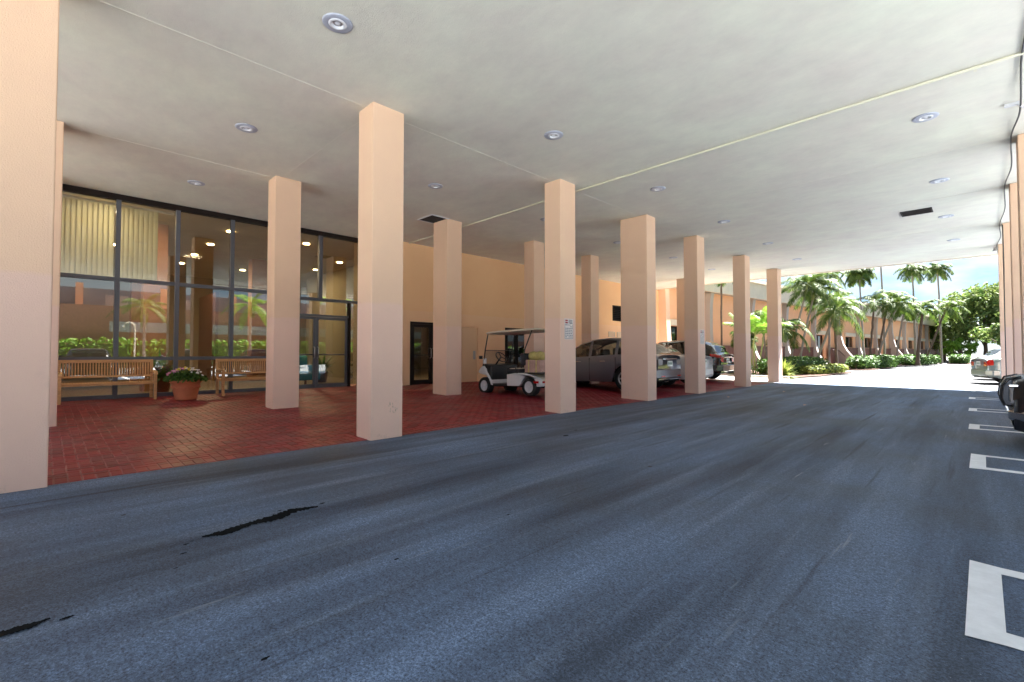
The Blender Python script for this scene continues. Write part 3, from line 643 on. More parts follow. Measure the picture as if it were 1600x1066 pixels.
for x, y in ((-14.5, .9), (-15.5, 5.4), (-19.5, 3.7), (-19.5, 7), (-15.2, 12)):
    l_ = bpy.data.lights.new('lobby_lamp', 'AREA'); l_.energy = 22; l_.size = .5; l_.color = (1, .86, .64); lo = link(bpy.data.objects.new('lobby_lamp', l_)); lo.location = (x, y, 4.58)
# armchair
t = thing('armchair', (-15.0, 5.75, .203), 'blue armchair inside the lobby by the entrance door', 'armchair', rz=R(100))
MB().box(-.32, .32, -.32, .32, .16, .42).build('seat', 'blue_fabric', t, .05); MB().box(-.34, .34, .24, .40, .16, .92).build('backrest', 'blue_fabric', t, .05)
for s in (-1, 1): MB().box(min(s * .32, s * .44), max(s * .32, s * .44), -.32, .32, .16, .62).build('armrest', 'blue_fabric', t, .04)
for a in (-.3, .3):
    for b in (-.25, .3): MB().cbox((a, b, .08), (.05, .05, .16)).build('leg', 'interior_dark', t)
def leafy(n, L0_, L1_, mat_, rr, wid=.05, up=(.3, 1.2), seg=4, droop=1.0):
    """arching strap leaves from the origin"""
    m = MB()
    for i in range(n):
        a = rr.uniform(0, 2 * PI); L_ = rr.uniform(L0_, L1_); el = rr.uniform(*up); p = Vector((0, 0, 0)); d = Vector((math.cos(a) * math.cos(el), math.sin(a) * math.cos(el), math.sin(el)))
        side = Vector((-math.sin(a), math.cos(a), 0)); vs = []
        for k in range(seg + 1):
            w_ = wid * math.sin(PI * min(.98, .12 + .86 * k / seg)); vs += [p - side * w_, p + side * w_]
            p = p + d * (L_ / seg); d = (d + Vector((0, 0, -.28 * droop))).normalized()
        m.add(vs, [(2 * k, 2 * k + 1, 2 * k + 3, 2 * k + 2) for k in range(seg)], True)
    return m
def potted(x, y, z, label, h=.9, seed=1, potm='interior_dark'):
    t = thing('potted_plant', (x, y, z), label, 'plant', 'plants inside the lobby')
    MB().lathe([(.0, 0), (.14, 0), (.19, .34), (.17, .34), (.16, .30), (0, .30)], 20).build('pot', potm, t)
    o = leafy(60, .4 * h, .95 * h, 'leaf_dark', random.Random(seed), .045, (.3, 1.45)).build('foliage', 'leaf_dark', t, fix=False); o.location = (0, 0, .32)
potted(-16.1, 6.85, .203, 'dark potted plant on the lobby floor behind the glass doors', .95, 1)
potted(-13.95, 2.05, .203, 'leafy dark plant inside the glass between first bench and flower pot', .9, 2)

# ------------------------------------------------------------------ benches
def make_bench(label):
    t = thing('bench', (0, 0, 0), label, 'bench', 'slatted teak benches by the window wall')   # local: x = depth (front +x), y = length
    Lh = .76; 
    for s in (-1, 1):
        MB().box(.26, .315, s * Lh - .028, s * Lh + .028, 0, .62).build('leg', 'teak', t, .005)
        MB().prism([(-.26, 0), (-.205, 0), (-.205, .42), (-.27, .87), (-.315, .87), (-.26, .42)], s * Lh - .028, s * Lh + .028, 'y').build('leg', 'teak', t, .004)
        pts = [(-.24, .60), (-.1, .625), (.1, .635), (.28, .62), (.36, .575), (.37, .545), (.33, .55), (.28, .585), (.1, .60), (-.1, .59), (-.23, .565)]
        MB().prism(pts, s * Lh - .035, s * Lh + .035, 'y').build('armrest', 'teak', t, .004)
        MB().box(-.21, .26, s * Lh - .02, s * Lh + .02, .345, .395).build('side_rail', 'teak', t)
    MB().box(.265, .30, -Lh + .028, Lh - .028, .34, .395).build('front_rail', 'teak', t, .004); MB().box(-.25, -.215, -Lh + .028, Lh - .028, .34, .395).build('rear_rail', 'teak', t, .004)
    MB().prism([(-.315, .87), (-.27, .87), (-.262, .805), (-.305, .805)], -Lh + .028, Lh - .028, 'y').build('top_rail', 'teak', t, .003)
    MB().prism([(-.272, .53), (-.232, .53), (-.226, .49), (-.266, .49)], -Lh + .028, Lh - .028, 'y').build('lower_rail', 'teak', t, .003)
    bs = MB().prism([(-.296, .805), (-.280, .805), (-.243, .53), (-.259, .53)], -.0115, .0115, 'y').mesh('back_slat', 'teak')
    n = 31
    for k in range(n):
        o = bpy.data.objects.new('back_slat', bs); sc.collection.objects.link(o); o.parent = t; o.location = (0, -Lh + .06 + k * (2 * Lh - .12) / (n - 1), 0)
    ss = MB().prism([(-.22, .398), (0, .388), (.22, .40), (.31, .402), (.33, .385), (.31, .38), (.2, .382), (0, .37), (-.22, .38)], -.014, .014, 'y').mesh('seat_slat', 'teak')
    n = 33
    for k in range(n):
        o = bpy.data.objects.new('seat_slat', ss); sc.collection.objects.link(o); o.parent = t; o.location = (0, -Lh + .05 + k * (2 * Lh - .10) / (n - 1), .002)
    return t
b1 = make_bench('complete slatted teak bench at the far left, against the window wall'); b1.location = (-13.14, 1.02, .188)
b2 = copy_tree(b1); b2.location = (-13.08, 3.83, .188); b2['label'] = 'teak bench half hidden by a column, right of the flower pot'

# ------------------------------------------------------------------ flower pot
fp = thing('flower_pot', (-12.45, 2.27, zf(-12.45) + .004), 'large terracotta pot of purple, white and yellow flowers between the benches', 'flower pot')
MB().lathe([(0, 0), (.195, 0), (.205, .03), (.21, .05), (.25, .26), (.262, .30), (.268, .36), (.28, .37), (.295, .375), (.305, .40), (.305, .43), (.292, .445), (.27, .44), (.26, .40), (0, .40)], 40).build('pot', 'terracotta', fp)
m = MB()
for k in range(14):
    a = k * 2 * PI / 14
    for q in range(6):
        aa = a + (q / 5 - .5) * .35; zz = .30 - .035 * math.sin(PI * q / 5); r = .268
        m.cbox((0, 0, 0), (.018, .028, .016), Matrix.Rotation(aa, 4, 'Z') @ Matrix.Translation((r - .003, 0, zz)))
m.build('swag', 'terracotta', fp)
MB().lathe([(0, .401), (.262, .401)], 24).build('soil', 'soil', fp)
rr = random.Random(5); m = MB()
for i in range(900):
    a = rr.uniform(0, 2 * PI); r = .40 * math.sqrt(rr.random()); z = .42 + .24 * (1 - (r / .42) ** 2) * rr.uniform(.2, 1) + rr.uniform(-.03, .03); c = Vector((r * math.cos(a), r * math.sin(a), z))
    n_ = Vector((rr.uniform(-1, 1), rr.uniform(-1, 1), rr.uniform(.2, 1))).normalized(); u_ = n_.cross(Vector((0, 0, 1))).normalized() * .022; v_ = n_.cross(u_).normalized() * .034
    m.quad(c - u_, c - v_, c + u_, c + v_)
m.build('foliage', 'leaf_hedge', fp, fix=False)
for cname, cnt, cc in (('petal_purple', 22, (-.14, -.12)), ('petal_pink', 18, (-.2, -.05)), ('petal_white', 24, (.12, .10)), ('petal_yellow', 14, (0, .0))):
    for i in range(cnt):
        a = rr.uniform(0, 2 * PI); r = .2 * math.sqrt(rr.random()); x = cc[1] * 1.0 + r * math.cos(a) + (.0); y = cc[0] + r * math.sin(a)
        q = math.hypot(x, y)
        if q > .42: x *= .42 / q; y *= .42 / q; q = .42
        z = .47 + .22 * (1 - (q / .43) ** 2) + rr.uniform(-.02, .03)
        mm = MB(); M = Matrix.Translation((x, y, z)) @ Matrix.Rotation(rr.uniform(-.5, .5), 4, 'X') @ Matrix.Rotation(rr.uniform(-.1, .7), 4, 'Y')
        s_ = rr.uniform(.018, .028)
        mm.lathe([(0, .008), (s_ * .6, .012), (s_, .004), (s_ * .7, -.006), (0, -.012)], 7, M); mm.build('flower', cname, fp, fix=False)

# ------------------------------------------------------------------ vehicles
def sstep(x): x = max(0, min(1, x)); return x * x * (3 - 2 * x)
def interp(tab, x):
    if x <= tab[0][0]: return tab[0][1]
    for (a, va), (b, vb) in zip(tab[:-1], tab[1:]):
        if x <= b:
            t = (x - a) / (b - a); return va + (vb - va) * (t * t * (3 - 2 * t) * .5 + t * .5)
    return tab[-1][1]
def wheel_part(par, x, y, r, wd, rimm='steel', spokes=7):
    """wheel > tyre, rim: y sign gives the side"""
    s = 1 if y > 0 else -1
    M = Matrix.Translation((x, y, r)) @ Matrix.Rotation(-s * PI / 2, 4, 'X')
    wh = MB().lathe([(0, -wd * .45), (r * .60, -wd * .45), (r * .60, wd * .1), (r * .16, wd * .1), (.0, wd * .1)], 20, M).build('wheel', 'dark_inside', par)
    MB().lathe([(r * .62, wd * .42), (r * .66, wd * .5), (r * .93, wd * .5), (r * .985, wd * .38), (r, wd * .2), (r, -wd * .3), (r * .94, -wd * .5), (r * .6, -wd * .5)], 36, M).build('tyre', 'rubber', wh)
    m = MB(); m.lathe([(r * .55, wd * .30), (r * .60, wd * .43), (r * .645, wd * .43), (r * .645, wd * .30)], 32, M); m.lathe([(0, wd * .36), (r * .13, wd * .36), (r * .17, wd * .28)], 14, M)
    m.lathe([(r * .17, wd * .22), (r * .40, wd * .20), (r * .46, wd * .30), (r * .56, wd * .33)] if spokes == 5 else [(r * .13, wd * .12), (r * .2, wd * .12)], 24, M)
    for k in range(spokes):
        m.box(r * .1, r * .58, -r * .06, r * .06, wd * .24, wd * .34, M @ Matrix.Rotation(k * 2 * PI / spokes, 4, 'Z'))
    m.build('rim', rimm, wh)
def make_car(name, label, cat, paint, P):
    """local: x forward, y left, z up, origin on the ground at the centre"""
    t = thing(name, (0, 0, 0), label, cat)
    Lh = P['L'] / 2; W = P['W'] / 2; hood = P['belt']; roof = P['roof']; wx = P['wheels']; wr = P['wr']; z_s = P.get('sill', .24)
    n = int(P['L'] / .05); xs = [-Lh + P['L'] * i / n for i in range(n + 1)]
    arc = wr + .055
    def sill(x):
        z = z_s
        for c in wx:
            d = abs(x - c)
            if d < arc: z = max(z, wr + math.sqrt(arc * arc - d * d) * .98)
        e = Lh - abs(x)
        return z + (.06 * (1 - e / .3) if e < .3 else 0)
    def half(x):
        e = Lh - abs(x); k = P.get('round', .45)
        f = 1 - .22 * max(0, 1 - e / k) ** 2.2
        f -= .03 * min(1, max(0, (abs(x) - Lh * .4) / (Lh * .6)))
        return W * f
    rows = 12; V = []; 
    for x in xs:
        zs = sill(x); zbelt = interp(hood, x); zr = max(interp(roof, x), zbelt); w_ = half(x); g = min(1, (zr - zbelt) / .28); h = zbelt - z_s
        tum = P.get('tumble', .74)
        row = [(w_ * .955, zs), (w_ * .985, max(zs, z_s + h * .14) + .001), (w_ * 1.0, max(zs + .002, z_s + h * .42) + .001), (w_ * .995, max(zs + .004, z_s + h * .70)), (w_ * .985, max(zs + .006, z_s + h * .88)), (w_ * .945, zbelt)]
        def bl(a, b): return a * (1 - g) + b * g
        row += [(bl(w_ * .90, w_ * .925), bl(zbelt + .012, zbelt + .02)), (bl(w_ * .80, w_ * (.925 * .5 + tum * .5 + .02)), bl(zbelt + .028, (zbelt + zr) / 2)),
                (bl(w_ * .68, w_ * tum), bl(zbelt + .04, zr - .075)), (bl(w_ * .54, w_ * (tum - .05)), bl(zbelt + .048, zr - .03)), (bl(w_ * .3, w_ * .42), bl(zbelt + .055, zr - .006)), (0, bl(zbelt + .06, zr))]
        V.append([(x, a, b) for a, b in row])
    def cat_of(i, j):
        x = (xs[i] + xs[i + 1]) / 2; g = interp(roof, x) - interp(hood, x)
        if j in (9, 10) or j == 8:
            for nm, a, b in (('windscreen', *P['ws']), ('rear_window', *P['rw'])):
                if a < x < b: return nm if j >= 9 else 'body'
        if j in (6, 7) and g > .10:
            for a, b in P['sides']:
                if a < x < b: return ('side', (a, b))
        return 'body'
    faces = {}
    for s in (1, -1):
        for i in range(n):
            for j in range(rows - 1):
                q = [V[i][j], V[i + 1][j], V[i + 1][j + 1], V[i][j + 1]]; q = [(a, s * b, c) for a, b, c in q]
                if s < 0: q = q[::-1]
                c = cat_of(i, j); kx = c if isinstance(c, str) else (c[0], c[1], s)
                faces.setdefault(kx, []).append(q)
    def grid(fs, name_, m_, off=0):
        idx = {}; vs = []; F = []
        for q in fs:
            f = []
            for p in q:
                k = tuple(round(a, 4) for a in p)
                if k not in idx: idx[k] = len(vs); vs.append(p)
                if idx[k] not in f: f.append(idx[k])
            if len(f) > 2: F.append(tuple(f))
        m = MB(); m.add(vs, F, True); o = m.build(name_, m_, t, fix=False); return o
    # closed ends
    for i, sgn in ((0, 1), (n, -1)):
        for j in range(rows - 1):
            a, b = V[i][j], V[i][j + 1]; q = [(a[0], -a[1], a[2]), (a[0], a[1], a[2]), (b[0], b[1], b[2]), (b[0], -b[1], b[2])]
            faces['body'].append(q if sgn < 0 else q[::-1])
    body = grid(faces['body'], 'body', paint)
    for k, fs in faces.items():
        if k == 'body': continue
        grid(fs, k if isinstance(k, str) else 'side_window', 'car_glass')
    # floor and dark wheel wells, cabin
    MB().box(-Lh + .12, Lh - .12, -W * .9, W * .9, z_s + .0, z_s + .05).build('underbody', 'dark_inside', t)
    for c in wx:
        MB().box(c - arc + .01, c + arc - .01, -W * .80, W * .80, z_s + .051, wr + arc + .02).build('wheel_well', 'dark_inside', t)
    sa, sb = min(a for a, b in P['sides']), max(b for a, b in P['sides'])
    zc = interp(hood, 0)
    for a in ((sb - .75), (sb - 1.75)):
        for s in (-1, 1): MB().box(a - .12, a + .02, s * W * .42 - .22, s * W * .42 + .22, zc - .5, zc + .27).build('seat', 'seat_dark', t, .05)
    for s in (1, -1):
        for c in wx: wheel_part(t, c, s * (W - .115), wr, .22, P.get('rim', 'steel'))
        # mirror, door handles, door lines
        xm = P['mirror']; MB().box(xm - .07, xm + .07, min(s * (W - .02), s * (W + .16)), max(s * (W - .02), s * (W + .16)), zc + .0, zc + .14).build('mirror', paint, t, .03)
        for xh in P['handles']:
            MB().tube([(xh - .09, s * (W * .992 + .0), zc - .14), (xh - .07, s * (W + .022), zc - .135), (xh + .07, s * (W + .022), zc - .135), (xh + .09, s * (W * .992), zc - .14)], .012, 6).build('door_handle', P.get('trim', 'chrome'), t)
        m = MB()
        for xd in P['door_lines']:
            for k in range(6):
                za = z_s + .05 + (zc - z_s - .08) * k / 6; zb_ = z_s + .05 + (zc - z_s - .08) * (k + 1) / 6
                m.box(xd - .004, xd + .004, min(s * W * .95, s * W * 1.003), max(s * W * .95, s * W * 1.003), za, zb_)
        m.build('door_gap', 'dark_inside', t)
    # lamps on the rounded corners, plate, bumpers
    def patch(name_, m_, x0, x1, j0, j1, off=.006, sides=(1, -1)):
        for s in sides:
            fs = []
            for i in range(n):
                xc = (xs[i] + xs[i + 1]) / 2
                if x0 <= xc <= x1:
                    for j in range(j0, j1):
                        q = [V[i][j], V[i + 1][j], V[i + 1][j + 1], V[i][j + 1]]; q = [(a + (off if a > 0 else -off), s * (b + off), c + off * .3) for a, b, c in q]; fs.append(q if s > 0 else q[::-1])
            if fs: grid(fs, name_, m_)
    patch('tail_light', P.get('tail', 'red_lens'), -Lh - 1, -Lh + P.get('tl', .28), P.get('tj', (3, 5))[0], P.get('tj', (3, 5))[1])
    patch('headlight', P.get('head', 'clear_lens'), Lh - .34, Lh + 1, 3, 5)
    wr_ = half(Lh) ; ze = interp(hood, -Lh)
    for s in (1, -1): MB().box(-Lh - .012, -Lh, min(s * wr_ * .62, s * wr_ * .97), max(s * wr_ * .62, s * wr_ * .97), z_s + (ze - z_s) * .66, z_s + (ze - z_s) * .90).build('tail_light', P.get('tail', 'red_lens'), t, .004)
    pz = P.get('plate_z', .78)
    MB().box(-Lh - .02, -Lh - .004, -.155, .155, pz - .08, pz + .08).build('licence_plate', 'plate', t, .003)
    m = MB(); 
    for k in range(6): m.box(-Lh - .022, -Lh - .0202, -.12 + k * .043, -.095 + k * .043, pz - .03, pz + .035)
    m.build('plate_lettering', 'plate_ink', t)
    MB().prism([(-Lh - .05, -W * .66), (-Lh + .1, -W * .93), (-Lh + .3, -W * 1.0), (-Lh + .3, -W * .9), (-Lh + .3, W * .9), (-Lh + .3, W * 1.0), (-Lh + .1, W * .93), (-Lh - .05, W * .66)], P['bumper'][0], P['bumper'][1], 'z').build('rear_bumper', P.get('bumper_mat', paint), t, .03)
    MB().prism([(Lh + .05, -W * .66), (Lh - .1, -W * .93), (Lh - .3, -W * 1.0), (Lh - .3, W * 1.0), (Lh - .1, W * .93), (Lh + .05, W * .66)], P['bumper'][0], P['bumper'][1], 'z').build('front_bumper', P.get('fbumper_mat', paint), t, .03)
    if P.get('low'):
        for s in (1, -1): MB().box(-Lh - .056, -Lh - .045, min(s * .38, s * .60), max(s * .38, s * .60), .40, .44).build('reflector', 'red_lens', t, .003)
    if P.get('trim_strip'): MB().box(-Lh - .03, -Lh - .006, -.42, .42, pz + .12, pz + .155).build('trim_strip', 'chrome', t, .004)
    return t
SUV = dict(L=4.66, W=1.87, wheels=(-1.38, 1.37), wr=.36, sill=.26, belt=[(-2.33, .98), (-2.1, 1.03), (-1.3, 1.06), (1.0, .99), (1.3, .98), (2.0, .86), (2.33, .68)],
           roof=[(-2.33, 1.0), (-2.25, 1.06), (-1.75, 1.40), (-1.3, 1.55), (-.7, 1.62), (-.2, 1.60), (.25, 1.51), (.65, 1.35), (1.05, 1.14), (1.35, .97)], ws=(.45, 1.2), rw=(-2.24, -1.70), sides=[(-1.85, -1.12), (-1.04, -.18), (-.10, .95)],
           mirror=.78, handles=(-.62, .28), door_lines=(-1.08, -.14, .92), bumper=(.36, .62), plate_z=.78, tj=(4, 6), tl=.34, trim_strip=1)
SEDAN = dict(L=4.6, W=1.80, wheels=(-1.32, 1.38), wr=.32, sill=.22, belt=[(-2.3, .93), (-2.0, .99), (-1.4, 1.0), (.9, .93), (1.2, .90), (2.0, .76), (2.3, .60)],
             roof=[(-2.3, .90), (-1.65, 1.0), (-1.3, 1.16), (-.8, 1.36), (-.1, 1.43), (.25, 1.40), (.6, 1.24), (1.15, .93), (1.2, .90)], ws=(.3, 1.08), rw=(-1.6, -.86), sides=[(-1.25, -.62), (-.55, .15), (.22, .85)],
             mirror=.7, handles=(-.75, .05), door_lines=(-.58, .18, .98), bumper=(.32, .55), plate_z=.80, tj=(3, 5), tl=.3)
DARK = dict(SUV, roof=[(-2.33, .98), (-2.2, 1.10), (-1.95, 1.40), (-1.5, 1.60), (-.4, 1.66), (.2, 1.64), (.55, 1.50), (1.15, 1.02), (1.3, .98)])
def place(o, x, y, z, rz): o.location = (x, y, z); o.rotation_euler = (0, 0, rz)
suv = make_car('parked_suv', 'silver grey SUV parked nose to the wall behind the broad column', 'SUV', 'silver_suv', dict(SUV, tail='lamp_grey', low=1))
place(suv, -8.80, 13.02, .055, PI); suv.rotation_euler = (0, R(1.5), PI)
whs = make_car('parked_sedan', 'white sedan parked nose in between the grey SUV and the black SUV', 'car', 'white_paint', dict(SEDAN, tail='lamp_grey'))
place(whs, -8.95, 15.9, .06, PI); whs.rotation_euler = (0, R(1.5), PI)
bks = make_car('parked_suv', 'black SUV with red tail lamps, last car parked under the canopy', 'SUV', 'black_car', DARK)
place(bks, -9.5, 19.35, .065, PI); bks.rotation_euler = (0, R(1.5), PI)
gs = make_car('parked_sedan', 'grey green sedan in the sun with its tail lamp beside the right columns', 'car', 'green_silver', dict(SEDAN, tl=.16))
place(gs, 2.05, 27.25, 0, R(20))
wv = make_car('parked_sedan', 'pale car directly behind the grey green sedan at the right', 'car', 'pale_car', dict(SEDAN, tl=.15)); place(wv, 2.1, 31.2, 0, R(18))
wv2 = make_car('parked_suv', 'white SUV farthest back in the sunny row at the right', 'SUV', 'white_paint', dict(SUV, tl=.15)); place(wv2, 2.2, 35.0, 0, R(18))
# dark sedan whose nose pokes in at the right edge: front towards -X
LUX = dict(L=5.2, W=1.92, wheels=(-1.5, 1.55), wr=.34, sill=.20, belt=[(-2.6, .85), (-2.0, .93), (1.0, .93), (1.5, .92), (2.3, .885), (2.52, .86), (2.6, .80)],
           roof=[(-2.6, .9), (-1.8, 1.0), (-1.3, 1.3), (-.6, 1.43), (.1, 1.42), (.5, 1.25), (1.0, .95), (1.2, .93)], ws=(.15, .95), rw=(-1.7, -1.1), sides=[(-1.2, -.55), (-.48, .2), (.27, .75)],
           mirror=.6, handles=(-.7, .1), door_lines=(-.5, .22, .95), head='black_plastic', bumper=(.37, .50), plate_z=.7, round=.25, fbumper_mat='chrome', bumper_mat='chrome_dull')
lx = make_car('parked_limousine', 'dark sedan with chrome bumper poking in at the right edge of the photo', 'car', 'limo_paint', LUX)
place(lx, 2.86, 9.18, 0, PI)
fx = 2.6
MB().prism([(fx - .02, .52), (fx + .07, .53), (fx + .10, .62), (fx + .085, .78), (fx + .04, .86), (fx - .06, .895)], -.46, .46, 'y').build('grille_shell', 'grille_grey', lx, .015)
for s in (1, -1): MB().tube([(fx + .0, s * .465, .53), (fx + .08, s * .465, .54), (fx + .11, s * .465, .62), (fx + .095, s * .465, .78), (fx + .05, s * .465, .87), (fx - .08, s * .465, .905)], .013, 6).build('grille_rim', 'black_plastic', lx)
fx = 2.68
for k in range(17): MB().prism([(fx + .015, .62), (fx + .026, .62), (fx + .012, .78), (fx + .003, .78)], -.40 + k * .05, -.388 + k * .05, 'y').build('grille_bar', 'chrome_dull', lx)
for s in (1, -1):
    h = MB().box(fx - .12, fx - .05, min(s * .50, s * .72), max(s * .48, s * .72), .58, .78).build('headlight', 'lamp_grey', lx, .02)
    MB().box(fx - .12, fx - .04, min(s * .50, s * .80), max(s * .50, s * .80), .79, .815).build('headlight_trim', 'chrome', lx, .004)

sb1 = make_car('parked_sedan', 'dark sedan in the nearest stall beside the camera, mirrored in the glass', 'car', 'silver_suv', SEDAN); place(sb1, 3.1, 5.3, 0, PI)
sb2 = make_car('parked_sedan', 'black sedan in the stall right of the camera, mirrored in the glass', 'car', 'black_car', SEDAN); place(sb2, 3.3, 1.6, 0, PI)
# golf cart -------------------------------------------------------------
gc = thing('golf_cart', (-8.98, 9.32, .085), 'white golf cart with cream roof parked on the bricks beside a column', 'golf cart'); gc.rotation_euler = (0, R(1.5), PI)
GW = .58
# rear body: side profile prism with wheel arch, front cowl
def arch(cx, cz, r, a0, a1, n=9): return [(cx + r * math.cos(a0 + (a1 - a0) * k / n), cz + r * math.sin(a0 + (a1 - a0) * k / n)) for k in range(n + 1)]
prof = [(-.05, .25), (-.05, .55), (-.30, .585), (-.60, .585), (-.90, .54), (-1.14, .45), (-1.26, .33), (-1.24, .25), (-1.10, .25)] + [(-.84 - .27 * math.cos(a), .24 + .27 * math.sin(a)) for a in [PI * (.08 + .84 * k / 9) for k in range(10)]] + [(-.5, .25)]
for s in (1, -1): MB().prism(prof, s * GW, s * (GW - .17), 'y').build('rear_body', 'white_enamel', gc, .02)
MB().prism([(-.30, .57), (-.60, .57), (-.90, .525), (-1.12, .44), (-1.22, .32), (-1.2, .28), (-.5, .40)], -GW + .17, GW - .17, 'y').build('rear_deck', 'cream_plastic', gc, .01)
cowl = [(.52, .25), (.60, .25), (.68, .42), (.80, .52), (.98, .55), (1.10, .58), (1.12, .63), (1.02, .74), (.93, .78), (.86, .78), (.80, .66), (.66, .50)]
MB().prism(cowl, -GW + .02, GW - .02, 'y').build('front_cowl', 'white_enamel', gc, .03)
MB().prism([(.60, .34), (.62, .80), (.86, .84), (.96, .80), (.80, .70), (.70, .34)], -GW + .05, GW - .05, 'y').build('dashboard', 'black_plastic', gc, .02)
MB().box(-.05, .72, -GW + .04, GW - .04, .25, .30).build('floor_pan', 'black_plastic', gc, .01)
MB().box(-1.2, 1.05, -.30, .30, .20, .26).build('chassis', 'dark_inside', gc)
MB().box(-.48, -.03, -GW + .05, GW - .05, .59, .69).build('seat', 'seat_dark', gc, .04); MB().box(-.46, -.07, -GW + .09, GW - .09, .692, .715).build('seat_pad', 'cream_plastic', gc, .01)
MB().box(-.60, -.50, -GW + .05, GW - .05, .78, 1.10).build('backrest', 'seat_dark', gc, .04)
for s in (1, -1):
    MB().tube([(-.52, s * .50, .72), (-.60, s * .50, .95), (-.66, s * .50, 1.2), (-.92, s * .50, 1.68)], .016, 8).build('rear_strut', 'black_plastic', gc)
    MB().tube([(.94, s * .53, .76), (.83, s * .53, 1.25), (.72, s * .52, 1.68)], .017, 8).build('front_strut', 'black_plastic', gc)
    wheel_part(gc, .87, s * (GW - .10), .235, .20, 'white_enamel', 5); wheel_part(gc, -.84, s * (GW - .10), .235, .22, 'white_enamel', 5)
    MB().cbox((1.08, s * .40, .62), (.07, .18, .09)).build('headlight', 'clear_lens', gc, .02)
    MB().cbox((-1.265, s * .42, .36), (.03, .2, .05)).build('tail_light', 'red_lens', gc, .008)
    MB().cbox((-1.10, s * (GW + .004), .36), (.17, .01, .055)).build('side_marker', 'red_lens', gc, .002)
MB().prism([(-1.1, 1.675), (.68, 1.675), (.74, 1.66), (.74, 1.70), (.66, 1.72), (-.1, 1.73), (-1.05, 1.72), (-1.12, 1.69)], -.58, .58, 'y').build('roof', 'cream_plastic', gc, .01)
M = Matrix.Translation((.93, 0, .80)) @ Matrix.Rotation(R(-14), 4, 'Y')
MB().box(-.004, .004, -.52, .52, .0, .42, M).build('windshield', 'clear_shield', gc); MB().box(-.012, .012, -.53, .53, .42, .435, M).build('windshield_rim', 'black_plastic', gc)
m = MB(); Ms = Matrix.Translation((.48, .26, 1.02)) @ Matrix.Rotation(R(-52), 4, 'Y')
m.tube([Ms @ Vector((.17 * math.cos(a), .17 * math.sin(a), 0)) for a in [k * 2 * PI / 20 for k in range(21)]], .014, 8, False)
for k in range(3): m.tube([Ms @ Vector((0, 0, 0)), Ms @ Vector((.17 * math.cos(k * 2.1), .17 * math.sin(k * 2.1), 0))], .012, 6)
m.build('steering_wheel', 'black_plastic', gc); MB().tube([(.50, .26, 1.01), (.80, .26, .72)], .022, 8).build('steering_column', 'black_plastic', gc)
for s in (1, -1): MB().cbox((.95, s * .60, 1.02), (.03, .12, .09)).build('mirror', 'black_plastic', gc, .01)
MB().cbox((.9, .5, .92), (.04, .10, .15)).build('windshield_decal', 'white_enamel', gc)
MB().tube([(-.1, .575, .58), (-.12, .60, .72), (-.40, .60, .74), (-.44, .575, .58)], .014, 6).build('hip_rail', 'black_plastic', gc)
MB().box(-1.16, -.62, -GW + .1, GW - .1, .56, .60).build('cargo_bed', 'black_plastic', gc, .01)
# cargo
bx = thing('cargo_box', (-8.18, 9.33, .665), 'pinkish strapped box riding on the back of the golf cart', 'box')
MB().box(-.27, .27, -.42, .42, .0, .36).build('carton', 'box_pink', bx, .02)
for x in (-.12, .14): MB().box(x - .02, x + .02, -.425, .425, -.004, .366).build('strap', 'bag_yellow', bx)
rr = random.Random(11); m = MB()
bags = [(-.12, -.2), (.10, -.2), (-.1, .05), (.12, .08), (0, .25)]
for x, y in bags:
    n1, n2 = 10, 14; vs = []
    for a in range(n1 + 1):
        for b in range(n2):
            th = PI * a / n1; ph = 2 * PI * b / n2; r = 1.12 + .2 * math.sin(3 * ph + x * 30) * math.sin(th) + rr.uniform(-.05, .05)
            vs.append((x + .13 * r * math.sin(th) * math.cos(ph), y + .13 * r * math.sin(th) * math.sin(ph), .455 + (.095 + .02 * math.sin(5 * ph)) * math.cos(th) * r))
    m.add(vs, [(a * n2 + b, a * n2 + (b + 1) % n2, (a + 1) * n2 + (b + 1) % n2, (a + 1) * n2 + b) for a in range(n1) for b in range(n2)], True)
yb = tag(m.build('bag', 'bag_yellow', None), 'bulging yellow bag lying on top of the pinkish cargo box', 'bag'); yb.location = bx.location

# ------------------------------------------------------------------ buttressed building beyond
ANG = R(7); P0 = Vector((-12.85, 24.5, 0))
an = thing('buttress_building', P0, 'long low peach building with curved pale buttresses beyond the canopy', 'building', rz=-ANG)
# local: x = outward, y = along
def ab(name, m, x0, x1, y0, y1, z0, z1, bevel=0): return MB().box(x0, x1, y0, y1, z0, z1).build(name, m, an, bevel)
Lb = 67.5
s_list = [5.1 + 5.55 * k for k in range(12)]
win = []
m = MB()
for k in range(12):
    a = .9 if k == 0 else s_list[k - 1] + (.6 if k in (4, 7) else 2.6)
    if k not in (1, 2, 3): win.append((a, a + 2.1))
segs = [0.11]
prev = .11
for k, (a, b) in enumerate(win):
    a = max(a, .2); z0_ = .55 if k in (1, 4) else 1.75
    m.box(-.3, 0, prev, a, -.05, 5.0); m.box(-.3, 0, a, b, -.05, z0_); m.box(-.3, 0, a, b, 2.78, 5.0); prev = b
    f = MB().box(-.2, -.12, a, a + .07, z0_, 2.78).box(-.2, -.12, b - .07, b, z0_, 2.78).box(-.2, -.12, a + .07, b - .07, 2.70, 2.78).box(-.2, -.12, a + .07, b - .07, z0_, z0_ + .08).box(-.2, -.12, (a + b) / 2 - .04, (a + b) / 2 + .04, z0_ + .08, 2.70).build('window', 'bronze', an)
    MB().box(-.165, -.155, a + .07, (a + b) / 2 - .04, z0_ + .08, 2.70).build('pane', 'far_glass', f); MB().box(-.165, -.155, (a + b) / 2 + .04, b - .07, z0_ + .08, 2.70).build('pane', 'far_glass', f)
    MB().box(0, .14, a - .35, b + .35, 2.80, 3.15).build('lintel', 'cream_trim', an, .02)
